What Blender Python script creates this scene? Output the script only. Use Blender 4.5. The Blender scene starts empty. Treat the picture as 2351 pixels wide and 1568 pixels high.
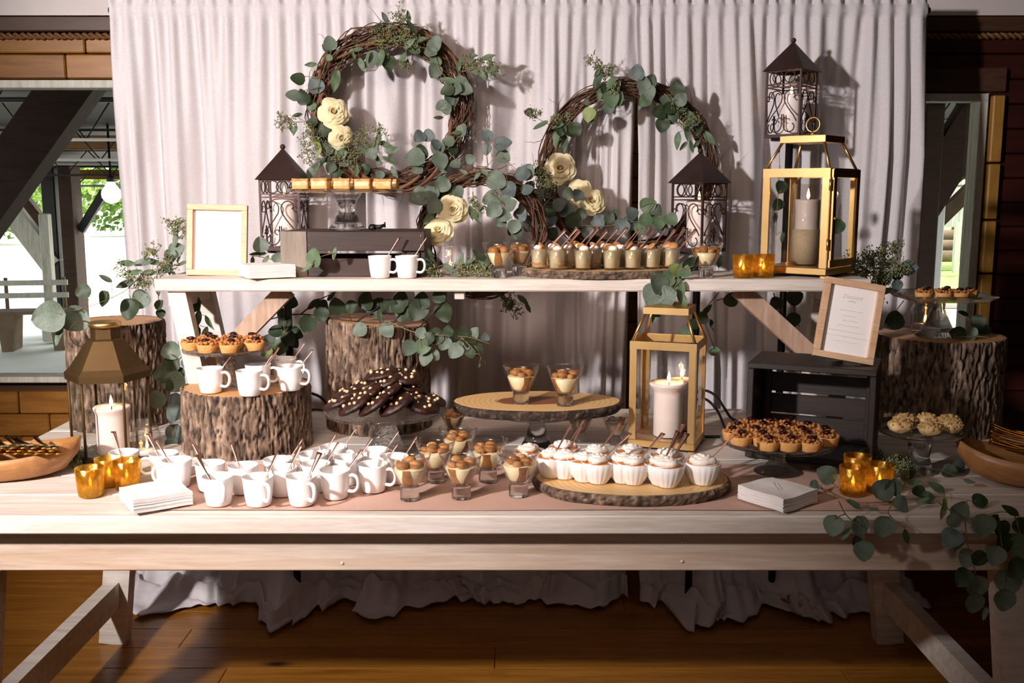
import bpy, bmesh, math, random
from mathutils import Vector, Matrix, noise

R = math.radians
PI = math.pi
rnd = random.Random(7)
scene = bpy.context.scene
COL = scene.collection

# ------------------------------------------------------------------ camera
PITCH = 8.56
CH = 1.46
cam_d = bpy.data.cameras.new('camera')
cam_d.lens = 35.0
cam_d.sensor_width = 36.0
cam_d.clip_end = 300
cam = bpy.data.objects.new('camera', cam_d)
COL.objects.link(cam)
cam.location = (0, 0, CH)
cam.rotation_euler = (R(90 - PITCH), 0, 0)
scene.camera = cam

# ------------------------------------------------------------------ world, sun, key and fill lights, exposure
world = bpy.data.worlds.new('sky')
scene.world = world
world.use_nodes = True
wn = world.node_tree.nodes
wl = world.node_tree.links
bg = wn['Background']
sky = wn.new('ShaderNodeTexSky')
sky.sky_type = 'NISHITA'
sky.sun_disc = False
sky.sun_elevation = R(48)
sky.sun_rotation = R(60)
sky.air_density = 1.4
sky.dust_density = 2.0
hsv = wn.new('ShaderNodeHueSaturation')
hsv.inputs['Saturation'].default_value = 0.35
wl.new(sky.outputs[0], hsv.inputs['Color'])
wl.new(hsv.outputs[0], bg.inputs[0])
bg.inputs[1].default_value = 0.8


def light(name, kind, loc, power, col, target=None, **kw):
    d = bpy.data.lights.new(name, kind)
    d.energy = power
    d.color = col
    for k, v in kw.items():
        setattr(d, k, v)
    o = bpy.data.objects.new(name, d)
    COL.objects.link(o)
    o.location = loc
    if target is not None:
        o.rotation_euler = (Vector(target) - Vector(loc)).to_track_quat('-Z', 'Y').to_euler()
    return o


light('sunlight', 'SUN', (0, 20, 20), 7.0, (1.0, 0.95, 0.85), target=(-10, 24, 0), angle=R(1.0))
light('spot_lamp', 'SPOT', (-2.00, 0.22, 2.15), 640, (1.0, 0.925, 0.915), target=(-0.50, 3.3, 1.42),
      shadow_soft_size=0.075, spot_size=R(68), spot_blend=0.7)
light('soft_fill', 'SPOT', (-0.70, 0.75, 2.68), 205, (1.0, 0.73, 0.60), target=(-0.62, 3.1, 1.20),  # added warm fill light, cone narrowed to the display
      shadow_soft_size=0.45, spot_size=R(66), spot_blend=1.0)
light('front_fill', 'AREA', (-0.8, -1.8, 1.7), 9, (1.0, 0.84, 0.76), target=(-0.2, 3.0, 1.2),  # added frontal fill light, no opening in the wall behind it
      shape='RECTANGLE', size=3.0, size_y=1.5)
light('overhead_fill', 'AREA', (-0.4, 1.0, 2.6), 9, (1.0, 0.80, 0.66), target=(-0.4, 1.6, 0.0),  # added weak fill from overhead, no fixture there
      shape='RECTANGLE', size=2.4, size_y=1.6)

scene.view_settings.view_transform = 'Standard'
scene.view_settings.look = 'None'
scene.view_settings.exposure = 0.0
scene.view_settings.gamma = 1.0
scene.view_settings.use_curve_mapping = False
scene.cycles.use_denoising = True
scene.cycles.max_bounces = 10
scene.cycles.transparent_max_bounces = 24
scene.cycles.transmission_bounces = 10
scene.cycles.sample_clamp_indirect = 6.0
scene.cycles.caustics_reflective = False
scene.cycles.caustics_refractive = False

# ------------------------------------------------------------------ pixel -> world (real depths)
F = 35.0 / 36.0 * 2351
_c, _s = math.cos(R(PITCH)), math.sin(R(PITCH))


def ray(px, py):
    u = (px - 1175.5) / F
    v = (784 - py) / F
    return Vector((u, _c + v * _s, -_s + v * _c))


def at(px, py, Y):
    d = ray(px, py)
    t = Y / d.y
    return Vector((d.x * t, Y, CH + d.z * t))


def onz(px, py, z):
    d = ray(px, py)
    t = (z - CH) / d.z
    return Vector((d.x * t, d.y * t, z))


# ------------------------------------------------------------------ materials
def lin(h):
    h = h.lstrip('#')
    out = []
    for i in (0, 2, 4):
        c = int(h[i:i + 2], 16) / 255
        out.append(c / 12.92 if c <= 0.04045 else ((c + 0.055) / 1.055) ** 2.4)
    return tuple(out) + (1.0,)


class Mat:
    def __init__(s, name):
        s.m = bpy.data.materials.new(name)
        s.m.use_nodes = True
        s.nt = s.m.node_tree
        s.n = s.nt.nodes
        s.b = s.n['Principled BSDF']
        s.out = s.n['Material Output']

    def node(s, t, **kw):
        x = s.n.new(t)
        for k, v in kw.items():
            if k in x.inputs:
                x.inputs[k].default_value = v
            else:
                setattr(x, k, v)
        return x

    def link(s, a, b):
        s.nt.links.new(a, b)

    def coords(s, scale=(1, 1, 1), kind='Object', rand=False):
        tc = s.node('ShaderNodeTexCoord')
        mp = s.node('ShaderNodeMapping')
        mp.inputs['Scale'].default_value = scale
        if rand:
            oi = s.node('ShaderNodeObjectInfo')
            mu = s.node('ShaderNodeMath', operation='MULTIPLY')
            mu.inputs[1].default_value = 37.0
            s.link(oi.outputs['Random'], mu.inputs[0])
            ad = s.node('ShaderNodeVectorMath', operation='ADD')
            s.link(tc.outputs[kind], ad.inputs[0])
            s.link(mu.outputs[0], ad.inputs[1])
            s.link(ad.outputs[0], mp.inputs['Vector'])
        else:
            s.link(tc.outputs[kind], mp.inputs['Vector'])
        return mp.outputs[0]

    def noise(s, vec, scale=5, detail=4, rough=0.5, dist=0.0):
        x = s.node('ShaderNodeTexNoise')
        x.inputs['Scale'].default_value = scale
        x.inputs['Detail'].default_value = detail
        x.inputs['Roughness'].default_value = rough
        x.inputs['Distortion'].default_value = dist
        s.link(vec, x.inputs['Vector'])
        return x.outputs['Fac']

    def ramp(s, fac, stops):
        r = s.node('ShaderNodeValToRGB')
        e = r.color_ramp.elements
        e[0].position, e[0].color = stops[0][0], stops[0][1]
        e[1].position, e[1].color = stops[-1][0], stops[-1][1]
        for p, c in stops[1:-1]:
            q = e.new(p)
            q.color = c
        s.link(fac, r.inputs[0])
        return r.outputs[0]

    def mixc(s, fac, a, b, mode='MIX'):
        x = s.node('ShaderNodeMix', data_type='RGBA', blend_type=mode)
        for sock, v in ((x.inputs[0], fac), (x.inputs[6], a), (x.inputs[7], b)):
            if isinstance(v, (int, float, tuple)):
                sock.default_value = v
            else:
                s.link(v, sock)
        return x.outputs[2]

    def bump(s, h, strength=0.3, dist=0.01):
        x = s.node('ShaderNodeBump')
        x.inputs['Strength'].default_value = strength
        x.inputs['Distance'].default_value = dist
        s.link(h, x.inputs['Height'])
        s.link(x.outputs[0], s.b.inputs['Normal'])

    def base(s, c):
        if isinstance(c, tuple):
            s.b.inputs['Base Color'].default_value = c
        else:
            s.link(c, s.b.inputs['Base Color'])

    def setp(s, **kw):
        names = dict(rough='Roughness', metal='Metallic', ior='IOR', trans='Transmission Weight',
                     sss='Subsurface Weight', coat='Coat Weight', sheen='Sheen Weight', emit='Emission Strength')
        for k, v in kw.items():
            s.b.inputs[names[k]].default_value = v


MT = {}


def simple(name, h, rough=0.5, metal=0.0, var=None, scale=20, bump=0.0, bscale=60, rand=True, **kw):
    m = Mat(name)
    if var:
        f = m.noise(m.coords(rand=rand), scale, 4, 0.6)
        m.base(m.ramp(f, [(0.3, lin(h)), (0.7, lin(var))]))
    else:
        m.base(lin(h))
    if bump:
        m.bump(m.noise(m.coords(), bscale, 4, 0.6), bump, 0.003)
    m.setp(rough=rough, metal=metal, **kw)
    MT[name] = m.m
    return m


def wood(name, c1, c2, grain=(1.5, 22, 22), rough=0.55, knots=None, huevar=0.0, bump=0.15, spec=None):
    m = Mat(name)
    v = m.coords(grain, rand=True)
    f = m.noise(v, 2.2, 6, 0.6, 0.6)
    col = m.ramp(f, [(0.25, lin(c1)), (0.75, lin(c2))])
    f2 = m.noise(v, 9, 3, 0.7)
    col = m.mixc(0.22, col, m.ramp(f2, [(0.35, (0.25, 0.25, 0.25, 1)), (0.65, (1, 1, 1, 1))]), 'MULTIPLY')
    if knots:
        kv = m.coords((2.0, 5.0, 5.0), rand=True)
        vo = m.node('ShaderNodeTexVoronoi')
        vo.inputs['Scale'].default_value = 1.0
        m.link(kv, vo.inputs['Vector'])
        mask = m.ramp(vo.outputs['Distance'], [(0.03, (1, 1, 1, 1)), (0.13, (0, 0, 0, 1))])
        col = m.mixc(mask, col, lin(knots))
    if huevar:
        oi = m.node('ShaderNodeObjectInfo')
        rr = m.ramp(oi.outputs['Random'], [(0, (1 - huevar, 1 - huevar, 1 - huevar, 1)), (1, (1, 1, 1, 1))])
        col = m.mixc(1.0, col, rr, 'MULTIPLY')
    m.base(col)
    m.bump(f2, bump, 0.002)
    m.setp(rough=rough)
    MT[name] = m.m
    return m


wood('pine_wall', '#84500f', '#b57c30', (1.2, 9, 9), 0.42, knots='#2c1206', huevar=0.35)
wood('pine_floor', '#85500f', '#bd8030', (1.1, 14, 14), 0.30, knots='#2a1006', huevar=0.22, bump=0.05)
wood('pine_wall_shaded', '#2a0c06', '#4a170b', (1.2, 9, 9), 0.5, knots='#100402', huevar=0.35)  # wall pine with shade put into its colour, for the unlit right side
wood('white_wood', '#c9b9a8', '#efe6de', (1.2, 16, 16), 0.6, huevar=0.06)
wood('apron_wood', '#bf9f82', '#e8d6c6', (0.8, 14, 14), 0.55)
wood('grey_wood', '#6d6258', '#9d8f80', (14, 14, 1.5), 0.7)
wood('brace_wood', '#9b7a62', '#c9ac96', (14, 14, 2.0), 0.6)
wood('dark_wood', '#24140f', '#40261c', (2, 16, 16), 0.55, huevar=0.2)
wood('black_wood', '#1a1310', '#33261f', (2, 16, 16), 0.5, huevar=0.25)
wood('frame_wood', '#cda07a', '#e0bb98', (3, 20, 20), 0.5)
wood('bowl_wood', '#8a5a30', '#c08a52', (3, 12, 12), 0.4)
wood('beam_wood', '#2c1a10', '#4a2e1c', (2, 14, 14), 0.8)
wood('brown_trim', '#3a2418', '#573a28', (2, 14, 14), 0.5)
wood('amber_wood', '#8d6325', '#b58740', (14, 14, 2), 0.45)
wood('pale_wood', '#a9a596', '#d3d0c4', (14, 14, 2), 0.8)
simple('white_paint', '#d8cfcb', 0.7, var='#cfc4c0', scale=4)
simple('room_paint', '#4b2e1e', 0.8, var='#3d2417', scale=3)
simple('ceramic', '#f4f1f0', 0.14)
simple('copper', '#ecb8a6', 0.36, 1.0)
simple('gold_cutlery', '#c98f35', 0.18, 1.0)
simple('brass', '#d9b47c', 0.36, 0.95, var='#cba468', scale=9)
simple('rope', '#7a5228', 0.8, var='#5e3d1c', scale=60)
simple('sand', '#d9c3a4', 0.95, var='#c9b08e', scale=200)
simple('old_brass', '#46341a', 0.6, 0.7, var='#574122', scale=8)
simple('bronze', '#3a2a27', 0.5, 0.55, var='#4a3531', scale=14)
simple('black_metal', '#1a1414', 0.45, 0.3)
simple('steel_white', '#d6d6d2', 0.4, 0.2)
simple('dark_steel', '#14110f', 0.6)
simple('rubber', '#0d0b0b', 0.6)
simple('wick', '#1a1008', 0.9)
simple('napkin', '#f3eeec', 0.9, var='#eae2df', scale=30, bump=0.3, bscale=300)
simple('paper', '#f1ebe8', 0.8)
simple('print_gold', '#dcc6b2', 0.7)
simple('print_grey', '#c0b8b0', 0.7)
simple('custard', '#f3e2b0', 0.35, var='#f7ebc6', scale=30)
simple('caramel', '#8f5c2a', 0.5, var='#bd8142', scale=60, bump=0.4, bscale=120)
simple('biscuit', '#a9713c', 0.7, var='#cb955c', scale=60, bump=0.4, bscale=150)
simple('pie_filling', '#b5661f', 0.4, var='#cf8534', scale=60)
simple('cream', '#fbf3ea', 0.55, var='#f3e6da', scale=40, bump=0.5, bscale=140)
simple('crust', '#c98a48', 0.7, var='#dda765', scale=50, bump=0.5, bscale=160)
simple('crumb', '#9a5a2a', 0.8, var='#c98a4e', scale=120, bump=1.0, bscale=260)
simple('jam', '#2a0a0c', 0.12, coat=0.6)
simple('cake_gold', '#a86a34', 0.8, var='#d0a060', scale=60, bump=0.5, bscale=120)
simple('cake_cream', '#c99556', 0.6, var='#ecd2a2', scale=60, bump=0.4, bscale=120)
simple('streusel', '#b08242', 0.7, var='#d9b87c', scale=110, bump=1.0, bscale=220)
simple('chocolate', '#1e0d09', 0.42, var='#3a1c12', scale=55, bump=0.9, bscale=110)
simple('white_chip', '#d9ae80', 0.4, var='#e8c8a0', scale=90)
simple('vine', '#42291a', 0.75, var='#64442e', scale=30)
simple('vine_thick', '#573823', 0.7, var='#7a5236', scale=25)
simple('stem', '#7a6a45', 0.6)
simple('stem_dark', '#2c1c16', 0.6)
simple('seed', '#8f9468', 0.6, var='#6f7a52', scale=50)
simple('grass', '#6f9a3c', 0.9, var='#9cb860', scale=3, bump=0.4, bscale=30)
simple('gravel', '#cfcabb', 0.9, var='#e2dfd4', scale=2)
simple('concrete', '#d6d8c8', 0.8, var='#e2e4d6', scale=2)
simple('stone', '#8f8b80', 0.9, var='#b8b4a8', scale=3)
simple('foliage', '#4f7a28', 0.7, var='#93b64a', scale=1.2)
simple('bark_brown', '#5b4a38', 0.9, var='#7a6650', scale=6)
simple('runner', '#c29c8a', 0.9, var='#caa797', scale=5, bump=0.25, bscale=400)

# leaf materials
for nm, c, v in (('leaf_grey', '#526052', '#707f6e'), ('leaf_blue', '#4c5856', '#66736f'),
                 ('leaf_dark', '#26331f', '#38482c'), ('leaf_lime', '#7d8a4a', '#93a05e'),
                 ('leaf_green', '#4f6548', '#667c5c')):
    m = simple(nm, c, 0.55, var=v, scale=14, bump=0.1, bscale=90)
    tr = m.node('ShaderNodeBsdfTranslucent')
    tr.inputs['Color'].default_value = lin(v)
    mx = m.node('ShaderNodeMixShader')
    mx.inputs[0].default_value = 0.18
    m.link(m.b.outputs[0], mx.inputs[1])
    m.link(tr.outputs[0], mx.inputs[2])
    m.link(mx.outputs[0], m.out.inputs['Surface'])

# rose petals
m = simple('petal', '#f6ecb9', 0.5, var='#faf4d8', scale=12)
tr = m.node('ShaderNodeBsdfTranslucent')
tr.inputs['Color'].default_value = lin('#f6e08a')
mx = m.node('ShaderNodeMixShader')
mx.inputs[0].default_value = 0.3
m.link(m.b.outputs[0], mx.inputs[1])
m.link(tr.outputs[0], mx.inputs[2])
m.link(mx.outputs[0], m.out.inputs['Surface'])

# wax
m = Mat('wax')
m.base(lin('#f3e3dc'))
m.setp(rough=0.4, sss=0.4)
m.b.inputs['Subsurface Radius'].default_value = (0.012, 0.007, 0.005)
m.b.inputs['Subsurface Scale'].default_value = 1.0
MT['wax'] = m.m

# flame
m = Mat('flame')
em = m.node('ShaderNodeEmission')
em.inputs['Color'].default_value = (1.0, 0.50, 0.16, 1)
em.inputs['Strength'].default_value = 14
m.link(em.outputs[0], m.out.inputs['Surface'])
MT['flame'] = m.m
m = Mat('lamp_globe')
em = m.node('ShaderNodeEmission')
em.inputs['Color'].default_value = (1.0, 0.92, 0.8, 1)
em.inputs['Strength'].default_value = 3
m.link(em.outputs[0], m.out.inputs['Surface'])
MT['lamp_globe'] = m.m


def thin_glass(name, tint=(1, 1, 1, 1), k=0.9, base=0.03, rough=0.03):
    m = Mat(name)
    t = m.node('ShaderNodeBsdfTransparent')
    t.inputs[0].default_value = tint
    g = m.node('ShaderNodeBsdfGlossy')
    g.inputs['Roughness'].default_value = rough
    g.inputs['Color'].default_value = (0.95, 0.95, 0.95, 1)
    lw = m.node('ShaderNodeLayerWeight')
    lw.inputs[0].default_value = 0.35
    lw.inputs[0].default_value = 0.5
    pw_ = m.node('ShaderNodeMath', operation='POWER')
    pw_.inputs[1].default_value = 3.0
    m.link(lw.outputs['Facing'], pw_.inputs[0])
    ma = m.node('ShaderNodeMath', operation='MULTIPLY_ADD')
    ma.inputs[1].default_value = k
    ma.inputs[2].default_value = base
    m.link(pw_.outputs[0], ma.inputs[0])
    ma.use_clamp = True
    mx = m.node('ShaderNodeMixShader')
    m.link(ma.outputs[0], mx.inputs[0])
    m.link(t.outputs[0], mx.inputs[1])
    m.link(g.outputs[0], mx.inputs[2])
    m.link(mx.outputs[0], m.out.inputs['Surface'])
    MT[name] = m.m
    return m


thin_glass('pane_glass', (0.97, 0.97, 0.96, 1), 0.35, 0.035, 0.0)
thin_glass('cup_glass', (0.985, 0.975, 0.965, 1), 0.75, 0.055)
m = Mat('solid_glass')
m.base((0.97, 0.97, 0.97, 1))
m.setp(rough=0.02, trans=1.0, ior=1.45)
tt = m.node('ShaderNodeBsdfTransparent')
tt.inputs[0].default_value = (0.93, 0.92, 0.91, 1)
mx = m.node('ShaderNodeMixShader')
mx.inputs[0].default_value = 0.18
m.link(m.b.outputs[0], mx.inputs[1])
m.link(tt.outputs[0], mx.inputs[2])
m.link(mx.outputs[0], m.out.inputs['Surface'])
MT['solid_glass'] = m.m
m = Mat('pressed_glass')
m.base((0.90, 0.89, 0.90, 1))
m.setp(rough=0.10, trans=1.0, ior=1.45)
vo = m.node('ShaderNodeTexVoronoi')
vo.inputs['Scale'].default_value = 90
m.link(m.coords(), vo.inputs['Vector'])
m.bump(vo.outputs['Distance'], 0.8, 0.004)
tt = m.node('ShaderNodeBsdfTransparent')
tt.inputs[0].default_value = (0.88, 0.87, 0.86, 1)
mx = m.node('ShaderNodeMixShader')
mx.inputs[0].default_value = 0.40
m.link(m.b.outputs[0], mx.inputs[1])
m.link(tt.outputs[0], mx.inputs[2])
m.link(mx.outputs[0], m.out.inputs['Surface'])
MT['pressed_glass'] = m.m

# mercury glass
m = Mat('mercury_glass')
m.base(lin('#dcb257'))
m.setp(rough=0.18, metal=1.0)
t1 = m.node('ShaderNodeBsdfTransparent')
t1.inputs[0].default_value = (1.0, 0.80, 0.34, 1)
t2 = m.node('ShaderNodeBsdfTranslucent')
t2.inputs[0].default_value = (0.95, 0.72, 0.28, 1)
m1 = m.node('ShaderNodeMixShader')
m1.inputs[0].default_value = 0.45
m.link(t1.outputs[0], m1.inputs[1])
m.link(t2.outputs[0], m1.inputs[2])
f = m.noise(m.coords(rand=True), 110, 5, 0.7)
mask = m.ramp(f, [(0.42, (0.55, 0.55, 0.55, 1)), (0.60, (1, 1, 1, 1))])
m2 = m.node('ShaderNodeMixShader')
m.link(mask, m2.inputs[0])
m.link(m.b.outputs[0], m2.inputs[1])
m.link(m1.outputs[0], m2.inputs[2])
m.link(m2.outputs[0], m.out.inputs['Surface'])
m.bump(f, 0.3, 0.002)
MT['mercury_glass'] = m.m

# curtain fabric
m = Mat('curtain_fabric')
v = m.coords((110, 110, 240))
f = m.noise(v, 3.0, 3, 0.7)
v2 = m.coords((18, 18, 260))
f2 = m.noise(v2, 3.0, 2, 0.6)
m.base(m.mixc(m.ramp(f, [(0.35, (0, 0, 0, 1)), (0.65, (1, 1, 1, 1))]), lin('#d8d0d2'), lin('#f6f2f4')))
mm = m.node('ShaderNodeMath', operation='ADD')
m.link(f, mm.inputs[0])
m.link(f2, mm.inputs[1])
m.bump(mm.outputs[0], 0.55, 0.003)
m.setp(rough=0.55, sheen=0.15)
m.b.inputs['Specular IOR Level'].default_value = 0.5
tr = m.node('ShaderNodeBsdfTranslucent')
tr.inputs['Color'].default_value = lin('#e2d2cc')
mx = m.node('ShaderNodeMixShader')
mx.inputs[0].default_value = 0.15
m.link(m.b.outputs[0], mx.inputs[1])
m.link(tr.outputs[0], mx.inputs[2])
m.link(mx.outputs[0], m.out.inputs['Surface'])
MT['curtain_fabric'] = m.m

# bark: furrow mask stored as the 'bark' attribute (colour of the bark itself)
m = Mat('bark')
att = m.node('ShaderNodeAttribute', attribute_name='bark')
f = m.noise(m.coords((30, 30, 12)), 1.6, 6, 0.7)
c1 = m.ramp(f, [(0.32, lin('#4a382c')), (0.5, lin('#7d6654')), (0.68, lin('#b39c86'))])
col = m.mixc(att.outputs['Fac'], c1, lin('#160c07'))
m.base(col)
m.bump(m.noise(m.coords((60, 60, 30)), 2.5, 5, 0.7), 0.6, 0.004)
m.setp(rough=0.9)
MT['bark'] = m.m


m = Mat('bark_dark')
att = m.node('ShaderNodeAttribute', attribute_name='bark')
f = m.noise(m.coords((60, 60, 60)), 1.6, 6, 0.7)
c1 = m.ramp(f, [(0.35, lin('#2c211b')), (0.55, lin('#4a3a30')), (0.72, lin('#a07a58'))])
m.base(m.mixc(att.outputs['Fac'], c1, lin('#120b07')))
m.bump(m.noise(m.coords((90, 90, 90)), 2.5, 5, 0.7), 0.7, 0.004)
m.setp(rough=0.85)
MT['bark_dark'] = m.m


def ring_mat(name, c1, c2, dark, scale=60, center=(0, 0, 0)):
    m = Mat(name)
    tc = m.node('ShaderNodeTexCoord')
    wv = m.node('ShaderNodeTexWave', wave_type='RINGS', rings_direction='Z')
    wv.inputs['Scale'].default_value = scale
    wv.inputs['Distortion'].default_value = 2.0
    wv.inputs['Detail'].default_value = 2.0
    wv.inputs['Detail Scale'].default_value = 1.0
    m.link(tc.outputs['Object'], wv.inputs['Vector'])
    col = m.mixc(wv.outputs['Fac'], lin(c1), lin(c2))
    if dark:
        mp = m.node('ShaderNodeMapping')
        mp.inputs['Scale'].default_value = dark[1]
        m.link(tc.outputs['Object'], mp.inputs['Vector'])
        ln = m.node('ShaderNodeVectorMath', operation='LENGTH')
        m.link(mp.outputs[0], ln.inputs[0])
        f = m.noise(tc.outputs['Object'], 9, 2, 0.5)
        ad = m.node('ShaderNodeMath', operation='MULTIPLY_ADD')
        ad.inputs[1].default_value = 0.5
        m.link(f, ad.inputs[0])
        m.link(ln.outputs['Value'], ad.inputs[2])
        mk = m.ramp(ad.outputs[0], [(0.80, (1, 1, 1, 1)), (0.88, (0, 0, 0, 1))])
        col = m.mixc(mk, col, lin(dark[0]))
    m.base(col)
    m.setp(rough=0.5)
    MT[name] = m.m


ring_mat('cut_wood', '#c08a55', '#d3a470', None, 45)
ring_mat('slab_wood', '#cfa468', '#dcb780', ('#7c4e30', (5.6, 10.5, 1.0)), 22)

# ------------------------------------------------------------------ mesh helpers
class MB:
    def __init__(s):
        s.v = []
        s.f = []
        s.sm = []

    def add(s, vs, fs, M=None, smooth=False):
        o = len(s.v)
        if M is not None:
            vs = [M @ Vector(p) for p in vs]
        s.v.extend(tuple(p) for p in vs)
        s.f.extend(tuple(i + o for i in f) for f in fs)
        s.sm.extend([smooth] * len(fs))
        return s

    def box(s, c, d, M=None, bev=0.0):
        x, y, z = d[0] / 2, d[1] / 2, d[2] / 2
        if bev <= 0:
            vs = [(c[0] + a * x, c[1] + b * y, c[2] + e * z) for e in (-1, 1) for b in (-1, 1) for a in (-1, 1)]
            fs = [(0, 2, 3, 1), (4, 5, 7, 6), (0, 1, 5, 4), (2, 6, 7, 3), (0, 4, 6, 2), (1, 3, 7, 5)]
            return s.add(vs, fs, M)
        bm = bmesh.new()
        bmesh.ops.create_cube(bm, size=1.0)
        for v in bm.verts:
            v.co = Vector((v.co.x * d[0], v.co.y * d[1], v.co.z * d[2]))
        bmesh.ops.bevel(bm, geom=list(bm.edges), offset=bev, segments=1, affect='EDGES')
        for v in bm.verts:
            v.co += Vector(c)
        bm.verts.index_update()
        vs = [v.co.copy() for v in bm.verts]
        fs = [tuple(v.index for v in f.verts) for f in bm.faces]
        bm.free()
        return s.add(vs, fs, M)

    def lathe(s, prof, n=24, M=None, mod=None, cap0=True, cap1=True, smooth=True):
        vs, fs = [], []
        for (r, z) in prof:
            for i in range(n):
                a = 2 * PI * i / n
                rr = r * (mod(a, z) if mod else 1)
                vs.append((rr * math.cos(a), rr * math.sin(a), z))
        m = len(prof)
        for j in range(m - 1):
            for i in range(n):
                k = (i + 1) % n
                fs.append((j * n + i, j * n + k, (j + 1) * n + k, (j + 1) * n + i))
        s.add(vs, fs, M, smooth)
        o = len(s.v) - len(vs)
        if cap0 and prof[0][0] > 1e-6:
            s.f.append(tuple(o + i for i in reversed(range(n))))
            s.sm.append(False)
        if cap1 and prof[-1][0] > 1e-6:
            s.f.append(tuple(o + (m - 1) * n + i for i in range(n)))
            s.sm.append(False)
        return s

    def tube(s, pts, r, n=6, closed=False, M=None, flat=1.0):
        pts = [Vector(p) for p in pts]
        m = len(pts)
        rs = r if isinstance(r, (list, tuple)) else [r] * m
        tan = []
        for i in range(m):
            a = pts[(i - 1) % m] if (closed or i > 0) else pts[i]
            b = pts[(i + 1) % m] if (closed or i < m - 1) else pts[i]
            t = (b - a)
            tan.append(t.normalized() if t.length > 1e-9 else Vector((0, 0, 1)))
        up = Vector((0, 0, 1)) if abs(tan[0].z) < 0.9 else Vector((1, 0, 0))
        nrm = (up - tan[0] * up.dot(tan[0])).normalized()
        vs, fs = [], []
        for i in range(m):
            nrm = nrm - tan[i] * nrm.dot(tan[i])
            if nrm.length < 1e-6:
                nrm = tan[i].orthogonal()
            nrm.normalize()
            bn = tan[i].cross(nrm)
            for k in range(n):
                a = 2 * PI * k / n
                vs.append(pts[i] + (nrm * math.cos(a) + bn * math.sin(a) * flat) * rs[i])
        seg = m if closed else m - 1
        for i in range(seg):
            j = (i + 1) % m
            for k in range(n):
                l = (k + 1) % n
                fs.append((i * n + k, i * n + l, j * n + l, j * n + k))
        if not closed:
            fs.append(tuple(reversed(range(n))))
            fs.append(tuple((m - 1) * n + k for k in range(n)))
        return s.add(vs, fs, M, True)

    def beam(s, a, b, w, t, side=(1, 0, 0)):
        """rectangular bar from a to b; w along side, t across"""
        a, b = Vector(a), Vector(b)
        d = (b - a).normalized()
        sd = Vector(side)
        sd = (sd - d * sd.dot(d)).normalized()
        up = d.cross(sd)
        vs = []
        for p in (a, b):
            for i, j in ((-1, -1), (1, -1), (1, 1), (-1, 1)):
                vs.append(p + sd * (i * w / 2) + up * (j * t / 2))
        fs = [(3, 2, 1, 0), (4, 5, 6, 7), (0, 1, 5, 4), (1, 2, 6, 5), (2, 3, 7, 6), (3, 0, 4, 7)]
        return s.add(vs, fs)

    def poly(s, pts, M=None):
        return s.add(pts, [tuple(range(len(pts)))], M)

    def blob(s, c, r, seed=0, amp=0.2, fr=2.0, sub=2, sc=(1, 1, 1), M=None):
        bm = bmesh.new()
        bmesh.ops.create_icosphere(bm, subdivisions=sub, radius=1.0)
        vs = []
        for v in bm.verts:
            p = v.co.copy()
            q = 1 + amp * noise.noise(p * fr + Vector((seed * 3.1, seed * 1.7, seed * 2.3)))
            vs.append((c[0] + p.x * r * q * sc[0], c[1] + p.y * r * q * sc[1], c[2] + p.z * r * q * sc[2]))
        fs = [tuple(v.index for v in f.verts) for f in bm.faces]
        bm.free()
        return s.add(vs, fs, M, True)

    def mesh(s, name, mat):
        me = bpy.data.meshes.new(name)
        me.from_pydata(s.v, [], s.f)
        me.polygons.foreach_set('use_smooth', s.sm)
        if mat:
            me.materials.append(MT[mat])
        me.update()
        return me

    def build(s, name, mat, parent=None, **props):
        o = bpy.data.objects.new(name, s.mesh(name, mat))
        COL.objects.link(o)
        if parent is not None:
            o.parent = parent
        for k, v in props.items():
            o[k] = v
        return o


def tag(o, label, cat, group=None, kind=None):
    o['label'] = label
    o['category'] = cat
    if group:
        o['group'] = group
    if kind:
        o['kind'] = kind
    return o


def thing(name, label=None, cat=None, loc=(0, 0, 0), rz=0.0, group=None):
    o = bpy.data.objects.new(name, None)
    COL.objects.link(o)
    o.empty_display_size = 0.05
    o.location = loc
    o.rotation_euler = (0, 0, rz)
    if label:
        tag(o, label, cat, group)
    return o


def struct(o):
    o['kind'] = 'structure'
    return o


_kids = {}


def copy_tree(o, parent=None):
    c = o.copy()
    COL.objects.link(c)
    if parent is not None:
        c.parent = parent
    for ch in (_kids[o.name] if o.name in _kids else list(o.children)):
        copy_tree(ch, c)
    return c


PROTO = {}


def collect(o, acc):
    acc[o.name] = list(o.children)
    for ch in o.children:
        collect(ch, acc)


def place(key, maker, loc, rz=0.0, label='', cat='', group=None, rot=None, scale=1.0):
    if key not in PROTO:
        o = maker()
        bpy.context.view_layer.update()
        collect(o, _kids)
        PROTO[key] = o
        for k in ('label', 'category', 'group'):
            if k in o:
                del o[k]
        PROTO[key + '#'] = True
    else:
        o = copy_tree(PROTO[key])
    o.location = loc
    o.rotation_euler = rot if rot is not None else (0, 0, rz)
    if scale != 1.0:
        o.scale = (scale, scale, scale)
    if 'group' in o:
        del o['group']
    tag(o, label, cat, group)
    return o


# ------------------------------------------------------------------ room shell
WY = 3.95
pl = thing('floor')
struct(pl)
pl['label'] = 'warm knotty pine board floor under the dessert table'
proto = []
for L in (1.3, 1.9, 2.4):
    proto.append(MB().box((0, 0, -0.01), (L - 0.002, 0.1375, 0.02), bev=0.0012).mesh('plank', 'pine_floor'))
y = -1.93
row = 0
while y < WY:
    x = -3.2 - rnd.random() * 0.8
    while x < 3.4:
        k = rnd.randrange(3)
        L = (1.3, 1.9, 2.4)[k]
        o = bpy.data.objects.new('plank', proto[k])
        COL.objects.link(o)
        o.parent = pl
        o.location = (x + L / 2, y, 0)
        x += L
    y += 0.14
    row += 1

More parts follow.
